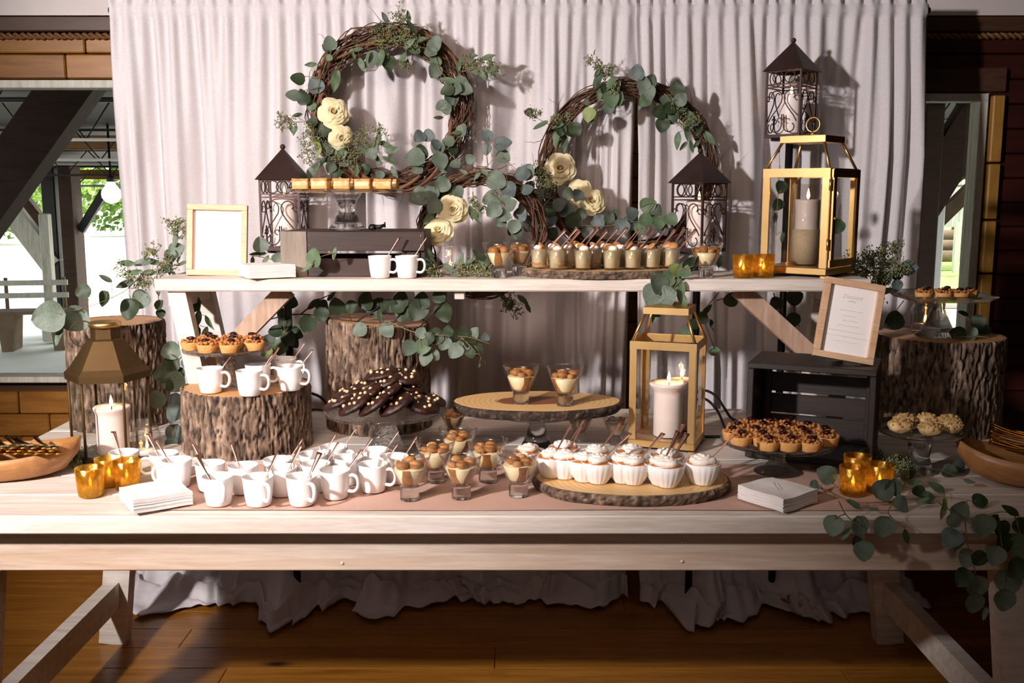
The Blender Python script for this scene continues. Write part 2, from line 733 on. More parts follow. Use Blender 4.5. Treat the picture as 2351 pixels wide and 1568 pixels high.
# outer walls, ceiling
for nm, c, d, mat in (('wall_left', (-4.15, 1.0, 1.4), (0.1, 6.1, 2.9), 'room_paint'),
                      ('wall_right', (4.45, 1.0, 1.4), (0.1, 6.1, 2.9), 'room_paint'),
                      ('wall_front', (0.15, -2.05, 1.4), (8.5, 0.1, 2.9), 'room_paint'),
                      ('ceiling', (0.15, 1.0, 2.85), (8.7, 6.2, 0.1), 'room_paint')):
    struct(MB().box(c, d).build(nm, mat))

# back wall of stacked pine boards round two openings
wb = thing('wall_back')
struct(wb)
wb['label'] = 'back wall of staggered knotty pine boards'
OPL = (-3.0, -1.42, 0.70, 1.885)
OPR = (1.38, 1.84, 0.70, 1.835)
RH = 0.0945
z = 0.0
lens = {}


def wall_plank(x0, x1, z0, z1):
    L = round(x1 - x0, 2)
    H = round(z1 - z0, 3)
    if L < 0.02 or H < 0.01:
        return
    dk = x0 >= 1.295  # boards right of the curtain get the pine with painted-in shade
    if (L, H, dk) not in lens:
        lens[(L, H, dk)] = MB().box((0, 0, 0), (L - 0.004, 0.04, H - 0.004), bev=0.005).mesh('plank', 'pine_wall_shaded' if dk else 'pine_wall')
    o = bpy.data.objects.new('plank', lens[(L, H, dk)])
    COL.objects.link(o)
    o.parent = wb
    o.location = ((x0 + x1) / 2, WY + 0.02 + rnd.uniform(-0.002, 0.002), (z0 + z1) / 2)


spans_mid = [(-4.1, OPL[0]), (OPL[1], OPR[0]), (OPR[1], 4.4)]
while z < 2.05:
    z1 = min(z + RH, 2.06)
    for (zz0, zz1) in [(z, z1)]:
        inl = zz1 > OPL[2] + 0.01 and zz0 < OPL[3] - 0.01
        inr = zz1 > OPR[2] + 0.01 and zz0 < OPR[3] - 0.01
        sp = []
        cur = -4.1
        if inl:
            sp.append((cur, OPL[0]))
            cur = OPL[1]
        if not inr:
            sp.append((cur, 1.30))
            cur = 1.30
        if inr:
            sp.append((cur, OPR[0]))
            cur = OPR[1]
        sp.append((cur, 4.4))
        for a, b in sp:
            x = a
            first = True
            while x < b - 0.001:
                seen = (-2.6 < x < -1.2) or (1.8 < x < 2.5)
                L = rnd.choice((0.34, 0.42, 0.5)) if seen else (rnd.choice((1.1, 1.4)) if not first else rnd.choice((0.3, 0.7, 1.0)))
                first = False
                if b - (x + L) < 0.25:
                    L = b - x
                wall_plank(x, min(x + L, b), zz0, zz1)
                x += L
    z = z1
# dark substrate behind the joints
bk = MB()
for a, b, c, d in ((-4.1, OPL[0], 0, 2.8), (OPL[0], OPL[1], 0, OPL[2]), (OPL[0], OPL[1], OPL[3], 2.8), (OPL[1], OPR[0], 0, 2.8),
                   (OPR[0], OPR[1], 0, OPR[2]), (OPR[0], OPR[1], OPR[3], 2.8), (OPR[1], 4.4, 0, 2.8)):
    bk.box(((a + b) / 2, WY + 0.07, (c + d) / 2), (b - a, 0.06, d - c))
bk.build('backing_board', 'beam_wood', wb)
struct(MB().box((0.15, WY - 0.01, 2.46), (8.5, 0.06, 0.68)).build('trim_1', 'white_paint'))
struct(MB().box((0.15, WY - 0.015, 2.09), (8.5, 0.05, 0.055), bev=0.004).build('trim_2', 'brown_trim'))
rope = MB()
for ph in (0, PI):
    pts = [(x, WY - 0.012 + 0.008 * math.cos(x * 120 + ph), 2.048 + 0.008 * math.sin(x * 120 + ph)) for x in [-3.2 + i * 0.0105 for i in range(0, 620)]]
    rope.tube(pts, 0.008, 4)
tag(rope.build('rope', 'rope'), 'twisted rope moulding along the top of the pine wall', 'rope')


def window(nm, op, matf, wide, right=False):
    x0, x1, z0, z1 = op
    w = thing(nm)
    struct(w)
    MB().box(((x0 + x1) / 2, WY + 0.03, z1 - 0.015), (x1 - x0, 0.09, 0.03), bev=0.003).build('window_frame', matf, w)
    MB().box(((x0 + x1) / 2, WY + 0.03, z0 + 0.012), (x1 - x0, 0.10, 0.024), bev=0.003).build('window_sill', matf, w)
    MB().box((x0 + wide / 2, WY + 0.03, (z0 + z1) / 2), (wide, 0.09, z1 - z0 - 0.056), bev=0.003).build('window_frame', matf, w)
    MB().box((x1 - wide / 2, WY + 0.03, (z0 + z1) / 2), (wide, 0.09, z1 - z0 - 0.056), bev=0.003).build('window_frame', matf, w)
    MB().box(((x0 + x1) / 2, WY + 0.045, (z0 + z1) / 2), (x1 - x0 - 2 * wide, 0.004, z1 - z0 - 0.056)).build('pane', 'pane_glass', w)


window('window_1', OPL, 'pale_wood', 0.03)
window('window_2', OPR, 'pale_wood', 0.032)
tr = thing('trim_3')
struct(tr)
zz = 0.70
for hh in (0.19, 0.25, 0.21, 0.22, 0.26):
    MB().box((OPR[1] + 0.035, WY - 0.012, zz + hh / 2), (0.045, 0.035, hh - 0.008), bev=0.004).build('trim_block', 'amber_wood', tr)
    zz += hh
struct(MB().box(((OPR[0] + OPR[1]) / 2, WY - 0.01, OPR[3] + 0.05), (OPR[1] - OPR[0] + 0.12, 0.03, 0.09), bev=0.004).build('trim_4', 'brown_trim'))
# ------------------------------------------------------------------ outside
g = MB()
g.poly([(-40, 4.1, -0.02), (40, 4.1, -0.02), (40, 10.9, -0.02), (-40, 10.9, -0.02)])
struct(g.build('patio', 'concrete'))
g = MB()
g.poly([(-60, 10.9, -0.03), (40, 10.9, -0.03), (40, 12.8, -0.03), (3.5, 12.8, -0.03), (3.5, 60, 0.3), (-60, 60, 0.3)])
struct(g.build('gravel_ground', 'gravel'))
g = MB()
n1, n2 = 24, 16
vs = [(3.5 + 40 * i / n1, 12.7 + 20 * j / n2, -0.02 + 0.5 * (j / n2) ** 1.2 + 0.12 * noise.noise(Vector((i * 0.5, j * 0.5, 0)))) for j in range(n2 + 1) for i in range(n1 + 1)]
fs = [(j * (n1 + 1) + i, j * (n1 + 1) + i + 1, (j + 1) * (n1 + 1) + i + 1, (j + 1) * (n1 + 1) + i) for j in range(n2) for i in range(n1)]
g.add(vs, fs, None, True)
tag(g.build('grass', 'grass'), 'sunlit green grass bank beyond the right window', 'grass', kind='stuff')

# pavilion roof deck
struct(MB().beam((0, 4.15, 2.95), (0, 10.8, 1.75), 60, 0.06).build('pavilion_roof', 'dark_steel'))
TR = [(5.4, 2.30, 2.64), (6.8, 2.06, 2.38), (8.0, 1.865, 2.18), (9.0, 1.74, 2.00), (9.9, 1.62, 1.86), (10.6, 1.52, 1.72)]
for i, (Y, zb, zt) in enumerate(TR):
    lab = ('%s steel roof truss seen through the windows under the pavilion roof' %
           ('nearest', 'second nearest', 'third nearest', 'fourth nearest', 'second farthest', 'farthest')[i])
    t = thing('roof_truss', lab, 'truss', (0, Y, zb), 0, 'open web trusses of the pavilion')
    L = 16 + Y * 0.6
    MB().box((0, 0, 0), (L, 0.03, 0.022)).build('bottom_chord', 'steel_white' if i in (2, 3, 5) else 'dark_steel', t)
    MB().box((0, 0, zt - zb), (L, 0.03, 0.022)).build('top_chord', 'dark_steel', t)
    w = MB()
    st = 0.22
    x = -L / 2
    up = True
    while x < L / 2 - st:
        w.tube([(x, 0, 0 if up else zt - zb), (x + st, 0, zt - zb if up else 0)], 0.006, 4)
        x += st
        up = not up
    w.build('web_rods', 'dark_steel', t, kind='stuff')
    if i % 2 == 1:
        MB().box((0, 0.15, (zt - zb) * 0.6), (L, 0.03, (zt - zb) * 0.5)).build('board', 'pine_wall', t)


def post(px, pyb, w, d, Y, ztop, mat, lab):
    p = at(px, pyb, Y)
    t = thing('pavilion_post', lab, 'post', (p.x, Y, 0), 0)
    MB().box((0, 0, ztop / 2), (w, d, ztop), bev=0.01).build('shaft', mat, t)
    MB().box((0, 0, 0.06), (w + 0.06, d + 0.06, 0.12), bev=0.01).build('base_block', 'concrete', t)
    return t


post(140, 700, 0.14, 0.25, 10.3, 1.70, 'dark_steel', 'dark green square pavilion post outside the left window')
post(178, 700, 0.13, 0.25, 10.2, 1.72, 'beam_wood', 'brown timber post right beside the dark pavilion post')
post(117, 700, 0.09, 0.1, 9.75, 1.25, 'pale_wood', 'pale slender post left of the dark pavilion post')
post(2108, 700, 0.13, 0.2, 7.0, 2.3, 'beam_wood', 'dark brown post just inside the right window opening')
post(2136, 640, 0.10, 0.2, 8.4, 2.05, 'steel_white', 'greyish round-edged post in the right window')


def brace(a, Ya, b, Yb, w, t, mat, lab):
    o = MB().beam(at(a[0], a[1], Ya), at(b[0], b[1], Yb), w, t, (0, 1, 0)).build('timber_brace', mat)
    tag(o, lab, 'brace')
    return o


brace((-90, 560), 5.6, (215, 130), 5.6, 0.16, 0.26, 'beam_wood', 'thick dark diagonal beam across the top of the left window')
brace((-30, 410), 10.2, (122, 610), 10.2, 0.12, 0.20, 'pale_wood', 'pale diagonal brace left of the dark pavilion post')
brace((40, 440), 10.6, (135, 560), 10.6, 0.10, 0.12, 'beam_wood', 'brown diagonal brace behind the pale one in the left window')
brace((240, 440), 10.2, (185, 530), 10.2, 0.06, 0.08, 'dark_steel', 'thin dark diagonal brace right of the left window posts')
brace((2106, 480), 7.0, (2300, 165), 7.0, 0.14, 0.26, 'beam_wood', 'thick dark diagonal beam across the top of the right window')
brace((2138, 522), 8.4, (2340, 326), 8.4, 0.08, 0.11, 'bark_brown', 'brown diagonal brace beside the whitish fence')

# globe lamp
gl = thing('globe_lamp', 'round glowing globe lamp hanging beside the left curtain edge', 'lamp', at(256, 446, 9.0))
MB().lathe([(0.001, -0.085), (0.05, -0.07), (0.082, -0.03), (0.086, 0), (0.082, 0.03), (0.05, 0.075), (0.03, 0.112)], 16).build('globe', 'lamp_globe', gl)
MB().lathe([(0.035, 0.11), (0.035, 0.16), (0.01, 0.17), (0.01, 0.62)], 10).build('hanger', 'dark_steel', gl)

# outdoor bench
p = at(75, 765, 9.35)
t = thing('outdoor_bench', 'weathered wooden bench standing on the sunny ground outside', 'bench', (p.x, 9.35, -0.02), R(10))
MB().box((0, 0, 0.36), (0.62, 0.3, 0.03)).build('seat', 'bark_brown', t)
for sx in (-0.24, 0.22):
    b = MB()
    b.add([(sx, -0.14, 0), (sx + 0.10, -0.14, 0), (sx + 0.13, -0.14, 0.35), (sx - 0.03, -0.14, 0.35),
           (sx, 0.14, 0), (sx + 0.10, 0.14, 0), (sx + 0.13, 0.14, 0.35), (sx - 0.03, 0.14, 0.35)],
          [(0, 1, 2, 3), (7, 6, 5, 4), (0, 3, 7, 4), (1, 5, 6, 2), (0, 4, 5, 1), (3, 2, 6, 7)])
    b.build('leg', 'bark_brown', t)
for k in range(2):
    MB().box((0, 0.13, 0.5 + k * 0.12), (0.62, 0.02, 0.05)).build('back_slat', 'pale_wood', t)
for sx in (-0.25, 0.27):
    MB().box((sx, 0.15, 0.52), (0.03, 0.02, 0.3)).build('back_post', 'bark_brown', t)

# log edging behind the grass and board fence
fe = thing('board_fence', 'whitish upright board fence on the bank beyond the right window', 'fence', (0, 19, 0))
me = MB().box((0, 0, 0.55), (0.13, 0.03, 1.1)).mesh('board', 'pale_wood')
for i in range(60):
    o = bpy.data.objects.new('board', me)
    COL.objects.link(o)
    o.parent = fe
    o.location = (5.2 + i * 0.145, 0.3 * (i % 2) * 0.05, 0.55 + 0.012 * i + rnd.uniform(-0.02, 0.02))
MB().box((9.5, 0.04, 1.2), (9.2, 0.04, 0.08)).build('rail', 'pale_wood', fe)
for k in range(3):
    o = MB().tube([(5.0 + 0.15 * k, 17.4 + k * 0.3, 0.30 + k * 0.16), (7.5, 17.5 + k * 0.3, 0.34 + k * 0.17), (13, 17.4 + k * 0.3, 0.36 + k * 0.16)], 0.10, 8).build('edging_log', 'bark_brown')
    tag(o, ('lowest', 'middle', 'topmost')[k] + ' stacked edging log below the whitish fence', 'log', 'logs edging the bank')
for k, px in enumerate((2197, 2230)):
    p = at(px, 560, 16.8)
    o = MB().beam((p.x, 16.8, 0.1), (p.x + (0.0, 0.35)[k], 16.8, 0.95), 0.09, 0.09).build('bank_prop', 'pale_wood')
    tag(o, ('upright', 'slanting')[k] + ' pale prop in front of the edging logs', 'prop')


def leafy(nm, lab, c, rx, ry, rz_, n, seed, trunk=True):
    rr = random.Random(seed)
    t = thing(nm, lab, 'tree', (c[0], c[1], c[2] - rz_), 0, 'greenery beyond the pavilion')
    b = MB()
    for i in range(n * 2):
        while True:
            q = Vector((rr.uniform(-1, 1), rr.uniform(-1, 1), rr.uniform(-1, 1)))
            if 0.35 < q.length < 1:
                break
        q = q * (1 + 0.25 * noise.noise(q * 2 + Vector((seed, 0, 0))))
        p = Vector((q.x * rx, q.y * ry, q.z * rz_ + rz_))
        s_ = rr.uniform(0.07, 0.15)
        ax = Vector((rr.uniform(-1, 1), rr.uniform(-1, 1), rr.uniform(-1, 1))).normalized()
        e = ax.orthogonal().normalized() * s_
        f = ax.cross(e).normalized() * s_ * 0.6
        b.add([p - e, p - f, p + e, p + f], [(0, 1, 2, 3)])
    b.build('foliage', 'foliage', t, kind='stuff')
    if trunk:
        MB().tube([(0, 0, -c[2] + rz_ + 0.05), (0.1, 0, 0.8 * rz_), (0, 0.1, 1.4 * rz_)], [0.18, 0.12, 0.05], 8).build('trunk', 'bark_brown', t)


leafy('tree', 'broad sunlit green tree far left beyond the gravel', (-14.6, 26.5, 2.0), 3.6, 1.2, 2.0, 2600, 1)
leafy('tree', 'bright green tree behind the dark pavilion post', (-11.0, 31, 2.2), 3.2, 1.2, 2.2, 2600, 2)
leafy('tree', 'green tree beside the left edge of the curtain', (-7.5, 27, 1.9), 2.6, 1.2, 2.0, 2200, 3)
leafy('tree', 'tall leafy tree behind the right board fence', (9.8, 22, 3.0), 2.6, 1.5, 1.5, 2200, 4)
leafy('tree', 'leafy tree hidden mostly behind the curtain middle', (-2, 30, 2.4), 3.4, 1.5, 2.2, 1500, 5)
leafy('tree', 'rounded tree at the far right beyond the bank', (15.5, 26, 2.8), 3.0, 1.2, 1.8, 1500, 6)

# ------------------------------------------------------------------ curtains
CY = 3.60
ROD = 2.085


POLES = [(px_ - 1175.5) / F * (3.37 * _c + 1.3 * _s) for px_ in (657, 1602, 1815)]


def curtain(x0, x1, seed, label, lean0=0.0, lean1=0.0, top0=0.0, top1=0.0):
    """gathered panel; lean shifts the lower edge sideways, top pulls the upper edge"""
    W = x1 - x0
    nx = int(W / 0.0065)
    rr = random.Random(seed)
    # pleat phase
    ph = []
    p = 0.0
    for i in range(nx + 1):
        x = x0 + W * i / nx
        p += (W / nx) / (0.052 + 0.030 * noise.noise(Vector((x * 3.0, seed, 0)))) * 2 * PI
        ph.append(p)
    zs = [ROD + 0.055, ROD + 0.04, ROD + 0.025, ROD + 0.014, ROD, ROD - 0.014, ROD - 0.03]
    zz = ROD - 0.05
    while zz > 0.12:
        zs.append(zz)
        zz -= 0.05
    zs = [z_ for z_ in zs if z_ > 0.26] + [0.24, 0.20, 0.165, 0.13, 0.10, 0.072, 0.045]
    rows = []
    for z in zs:
        d = max(0.0, (ROD - z))
        k = min(1.0, d / 0.5)
        row = []
        for i in range(nx + 1):
            u = i / nx
            x = x0 + W * u
            sh = (lean0 * (1 - u) + lean1 * u) * (d / ROD) + (top0 * (1 - u) + top1 * u) * max(0, 1 - d / 0.5)
            q = noise.noise(Vector((x * 5.5, d * 0.30, seed * 5.0)))
            q2 = noise.noise(Vector((x * 17 + d * 0.4, d * 0.5, seed * 7.0)))
            q3 = noise.noise(Vector((x * 3.2, d * 0.8, seed * 3.0)))
            small = math.sin(ph[i] + 1.2 * q3)
            q4 = math.sin(7.0 * noise.noise(Vector((x * 9.0, d * 0.22, seed * 11.0))) + x * 5)
            f = 0.040 * k * math.sin(5.0 * q + 1.5 * q3 + x * 6) + 0.028 * k * (1 - (1 - abs(q4)) ** 0.6 * 1.4) + 0.012 * q2 * (0.3 + k) + 0.012 * small * (1 - 0.72 * k)
            if abs(z - ROD) < 0.02:
                f = f * 0.4 + 0.010
            if z > ROD + 0.02:
                f = f * 0.8 + 0.006 * math.sin(ph[i] * 1.7)
            bulge = sum(math.exp(-((x - xp) / 0.085) ** 2) for xp in POLES)
            yy = CY - f - 0.01 - 0.19 * max(0.0, 1 - z / 0.27) ** 2 - 0.24 * min(1.0, bulge) * max(0.0, 1 - z / 0.34)
            row.append(Vector((x + sh + 0.010 * k * q2, yy, z)))
        rows.append(row)
    # pool on the floor
    T = 14
    for t in range(1, T + 1):
        tt = t / T
        row = []
        for i in range(nx + 1):
            u = i / nx
            x = x0 + W * u
            base = rows[len(zs) - 1][i]
            e = 0.20 + 0.24 * noise.noise(Vector((x * 3.6, seed, 9))) + 0.09 * noise.noise(Vector((x * 12, seed, 3)))
            e = min(0.30, max(0.05, e - 0.10))
            if CY - base.y > 0.30:
                e = min(e, 0.06)
            sw = 0.12 * noise.noise(Vector((x * 2.5, seed, 21))) * tt
            hgt = 0.012 + 0.075 * (1 - tt) * (0.6 + noise.noise(Vector((x * 9, tt * 2, seed)))) + 0.035 * abs(noise.noise(Vector((x * 14, tt * 3, seed + 4)))) * (1 - 0.6 * tt)
            hgt = max(0.008, hgt)
            if t == 1:
                hgt = max(hgt, 0.028)
            row.append(Vector((base.x + sw, base.y - e * tt, hgt)))
        rows.append(row)
    m = len(rows)
    b = MB()
    vs = [v for r_ in rows for v in r_]
    w = nx + 1
    fs = [(j * w + i, (j + 1) * w + i, (j + 1) * w + i + 1, j * w + i + 1) for j in range(m - 1) for i in range(nx)]
    cx = (x0 + x1) / 2
    vs = [(v.x - cx, v.y - CY, v.z) for v in vs]
    b.add(vs, fs, None, True)
    o = b.build('curtain', 'curtain_fabric')
    o.location = (cx, CY, 0)
    sd = o.modifiers.new('thick', 'SOLIDIFY')
    sd.thickness = 0.0015
    tag(o, label, 'curtain', 'shimmering white drapes behind the table')
    return o


def xat(px, py):
    return at(px, py, CY).x


XL, XR = xat(272, 300), xat(2112, 300)
XG = xat(1458, 300)
curtain(XL, xat(850, 300), 1, 'leftmost white shimmering drape, behind the left menu frame and lantern', 0.0, 0.0)
curtain(xat(842, 300), XG - 0.005, 2, 'middle white drape behind the two large wreaths, left of the gap', 0.0, -0.012, 0, 0.012)
curtain(XG + 0.004, XR, 3, 'right white drape behind the tall gold lantern, right of the gap', 0.028, -0.005, -0.012, 0)
rod = thing('curtain_rod', 'thin metal rod through the top hem of the white drapes', 'rod', (0, CY + 0.004, ROD))
MB().tube([(XL - 0.01, 0, 0), (XR + 0.01, 0, 0)], 0.011, 10).build('pole', 'black_metal', rod)
for sx in (XL + 0.12, XR - 0.12):
    MB().tube([(sx, 0.07, 0), (sx, 0.07, -ROD + 0.01)], 0.014, 10).build('upright', 'black_metal', rod)
    MB().box((sx, 0.10, -ROD + 0.005), (0.2, 0.12, 0.01), bev=0.002).build('foot_plate', 'black_metal', rod)

# ------------------------------------------------------------------ farm table
TZ = 0.76
TF, TB = 2.09, 3.18
TX0, TX1 = -1.37, 1.46
tb = thing('farm_table', 'long whitewashed plank table carrying the dessert display', 'table', (0, 0, 0))
pw = (TB - TF) / 7
for k in range(7):
    th = 0.042 if k == 0 else 0.036
    MB().box(((TX0 + TX1) / 2, TF + pw * (k + 0.5), TZ - th / 2), (TX1 - TX0, pw - 0.003, th), bev=0.003).build('plank', 'white_wood', tb)
MB().box(((TX0 + TX1) / 2, TF + 0.082, TZ - 0.0425 - 0.054), (TX1 - TX0 - 0.06, 0.035, 0.108), bev=0.003).build('apron', 'apron_wood', tb)
MB().box(((TX0 + TX1) / 2, TB - 0.05, TZ - 0.042 - 0.046), (TX1 - TX0 - 0.06, 0.035, 0.092), bev=0.003).build('apron', 'apron_wood', tb)
for X, sg in ((-1.22, -1), (1.15, 1)):
    for Yl in (2.22, 3.09):
        MB().beam((X, Yl, 0.715), (X + sg * 0.085, Yl, 0.0), 0.085, 0.055, (1, 0, 0)).build('leg', 'white_wood', tb)
    xs = X + sg * 0.072
    MB().beam((xs, 2.17, 0.17), (xs, 3.12, 0.17), 0.045, 0.085, (1, 0, 0)).build('stretcher', 'white_wood', tb)
    MB().box((X, 2.64, 0.69), (0.07, 0.86, 0.045), bev=0.003).build('cleat', 'white_wood', tb)
for px, py in ((786, 1293), (1566, 1289), (1566, 1245), (2320, 1290)):
    q = at(px, py, TF + 0.064)
    MB().lathe([(0.0001, 0.0022), (0.003, 0.0016), (0.0042, 0)], 10, Matrix.Translation((q.x, q.y, q.z)) @ Matrix.Rotation(PI / 2, 4, 'X')).build('screw_head', 'steel_white', tb)

# runner
rr0 = onz(425, 1160, TZ)
rb = MB()
n1, n2 = 80, 10
xa, xb, ya, yb = -0.80, 0.86, 2.125, 2.50
vs, fs = [], []
for j in range(n2 + 1):
    for i in range(n1 + 1):
        x = xa + (xb - xa) * i / n1
        yy = ya + (yb - ya) * j / n2
        vs.append((x, yy + 0.002 * math.sin(x * 7), TZ + 0.0025 + 0.0012 * noise.noise(Vector((x * 6, yy * 9, 0)))))
fs = [(j * (n1 + 1) + i, j * (n1 + 1) + i + 1, (j + 1) * (n1 + 1) + i + 1, (j + 1) * (n1 + 1) + i) for j in range(n2) for i in range(n1)]
rb.add(vs, fs, None, True)
o = rb.build('table_runner', 'runner')
tag(o, 'dusty pink runner along the front of the whitewashed table', 'runner')

# ------------------------------------------------------------------ bench used as a shelf
SZ = 1.223
SF, SB = 2.715, 3.02
sx0 = at(352, 641, SF).x
sx1 = 0.985
bn = thing('wooden_bench', 'whitewashed wooden bench set on the table as an upper shelf', 'bench', (0, 0, 0))
bnp = thing
MB().box(((sx0 + sx1) / 2, SF + 0.075, SZ - 0.017), (sx1 - sx0, 0.148, 0.034), bev=0.004).build('plank', 'white_wood', bn)
MB().box(((sx0 + sx1) / 2, SF + 0.229, SZ - 0.017), (sx1 - sx0, 0.150, 0.034), bev=0.004).build('plank', 'white_wood', bn)
for X, sg, ln in ((-0.925, 1, 0.075), (0.93, -1, 0.03)):
    MB().box((X, (SF + SB) / 2, SZ - 0.034 - 0.022), (0.05, 0.26, 0.044), bev=0.002).build('cleat', 'white_wood', bn)
    for Yl in (SF + 0.035, SB - 0.04):
        MB().beam((X, Yl, SZ - 0.034), (X + sg * ln, Yl, TZ), 0.049, 0.038, (1, 0, 0)).build('leg', 'white_wood', bn)
    MB().beam((X + sg * ln * 0.7, SF + 0.04, 0.90), (X + sg * ln * 0.7, SB - 0.045, 0.90), 0.035, 0.05, (1, 0, 0)).build('stretcher', 'white_wood', bn)
    ym = (SF + SB) / 2 - 0.05
    MB().beam((X + sg * 0.285, ym, SZ - 0.038), (X + sg * (ln * 0.6 + 0.02), ym, 0.965), 0.05, 0.05, (0, 1, 0)).build('brace', 'brace_wood', bn)
MB().box((-0.145, SF + 0.05, SZ - 0.034 - 0.012), (0.028, 0.05, 0.024), bev=0.002).build('cleat', 'white_wood', bn)


# ------------------------------------------------------------------ logs and slices
def log(name, label, cx, cy, z0, r, h, seed, tilt=0.0, sq=1.0, group='bark covered log risers'):
    t = thing(name, label, 'log', (cx, cy, z0), 0, group)
    n, m = 260, 46
    vs, mask = [], []
    for j in range(m + 1):
        zz = h * j / m
        zt = zz * (1.0)
        for i in range(n):
            a = 2 * PI * i / n
            ca, sa = math.cos(a), math.sin(a)
            wob = 1 + 0.035 * noise.noise(Vector((ca * 1.3, sa * 1.3, seed + zz * 1.0)))
            w = 0.35 * noise.noise(Vector((ca * 9 * r / 0.16, sa * 9 * r / 0.16, zz * 11 + seed)))
            q = noise.noise(Vector((ca * r * 95 + w * 2.0, sa * r * 95, zz * 16 + seed * 3)))
            q2 = noise.noise(Vector((ca * r * 150, sa * r * 150, zz * 45 + seed * 3)))
            furrow = max(0.0, 1 - abs(q + 0.25 * q2) * 4.2)
            d = -0.0095 * furrow + 0.0035 * q2
            rr_ = (r * wob + d) * (1 + 0.02 * (1 - zz / h) ** 3)
            if j == m:
                rr_ -= 0.002
            vs.append((rr_ * ca * sq, rr_ * sa, zz + tilt * (ca * r) * (zz / h)))
            mask.append(min(1.0, furrow * 1.1))
    b = MB()
    fs = [(j * n + i, j * n + (i + 1) % n, (j + 1) * n + (i + 1) % n, (j + 1) * n + i) for j in range(m) for i in range(n)]
    b.add(vs, fs, None, True)
    o = b.build('bark', 'bark', t)
    at_ = o.data.attributes.new('bark', 'FLOAT', 'POINT')
    at_.data.foreach_set('value', mask)
    c = MB()
    top = [vs[m * n + i] for i in range(n)]
    c.add([(p[0] * 0.992, p[1] * 0.992, p[2] - 0.0015) for p in top] + [(p[0] * 0.5, p[1] * 0.5, h + 0.0 + tilt * p[0] * 0.5) for p in top] + [(0, 0, h)],
          [(i, (i + 1) % n, n + (i + 1) % n, n + i) for i in range(n)] + [(n + i, n + (i + 1) % n, 2 * n) for i in range(n)])
    c.build('cut_face', 'cut_wood', t)
    c2 = MB()
    bt = [vs[i] for i in range(n)]
    c2.add([(p[0] * 0.99, p[1] * 0.99, 0.0005) for p in bt], [tuple(reversed(range(n)))])
    c2.build('cut_base', 'cut_wood', t)
    return t


L1 = dict(x=onz(569, 960, TZ).x, y=2.712, r=0.174, z=0.931)
fx = lambda px, y, z: (px - 1175.5) / F * (y * _c + (CH - z) * _s)
L1['x'] = fx(569, L1['y'], 0.85)
log('log_riser', 'wide short log riser holding white mugs and a tart stand', L1['x'], L1['y'], TZ, L1['r'], L1['z'] - TZ, 1.0)
log('log_riser', 'tall log riser behind the antique brass lantern at left', fx(272, 2.98, 0.9), 2.98, TZ, 0.142, 0.315, 2.0)
log('log_riser', 'tall log riser behind the chocolate cookie stand in the middle', fx(870, 2.955, 0.9), 2.955, TZ, 0.156, 0.322, 3.0, tilt=-0.09)
L4 = dict(x=fx(2148, 2.93, 0.9), y=2.93, r=0.182, z=1.04)
log('log_riser', 'broad log riser at right under the square-plate tart stand', L4['x'], L4['y'], TZ, L4['r'], L4['z'] - TZ, 4.0)


def slab(label, cx, cy, z0, a, bb, th, seed, under=0.0, rz=0.0, bark='bark'):
    t = thing('wood_slice_board', label, 'board', (cx, cy, z0), rz, 'oval bark-edged serving boards')
    n = 160
    rows = []
    prof = ((0.90, 0.0), (0.955, 0.004), (0.985, 0.35), (1.0, 0.62), (0.985, 0.9), (0.955, 1.0))
    vs, mask = [], []
    for j, (k, zz) in enumerate(prof):
        for i in range(n):
            an = 2 * PI * i / n
            ca, sa = math.cos(an), math.sin(an)
            w = 1 + 0.035 * noise.noise(Vector((ca * 2, sa * 2, seed)))
            q = noise.noise(Vector((ca * a * 70, sa * bb * 70, zz * 1.6 + seed)))
            furrow = max(0, 1 - abs(q) * 3.5)
            if 0 < j < 5:
                w += 0.016 * q - 0.012 * furrow
            vs.append((a * k * w * ca, bb * k * w * sa - under * (1 - zz) * 0, th * zz))
            mask.append(furrow if 0 < j < 5 else 0.2)
    b = MB()
    m = len(prof)
    fs = [(j * n + i, j * n + (i + 1) % n, (j + 1) * n + (i + 1) % n, (j + 1) * n + i) for j in range(m - 1) for i in range(n)]
    fs.append(tuple(reversed(range(n))))
    b.add(vs, fs, None, False)
    o = b.build('bark_edge', bark, t)
    at_ = o.data.attributes.new('bark', 'FLOAT', 'POINT')
    at_.data.foreach_set('value', mask)
    tp = [vs[(m - 1) * n + i] for i in range(n)]
    c = MB()
    c.add([(p[0], p[1], th) for p in tp] + [(p[0] * 0.985, p[1] * 0.985, th + 0.0005) for p in tp],
          [(i, (i + 1) % n, n + (i + 1) % n, n + i) for i in range(n)] + [tuple(range(n, 2 * n))])
    c.build('top_face', 'slab_wood', t)
    return t


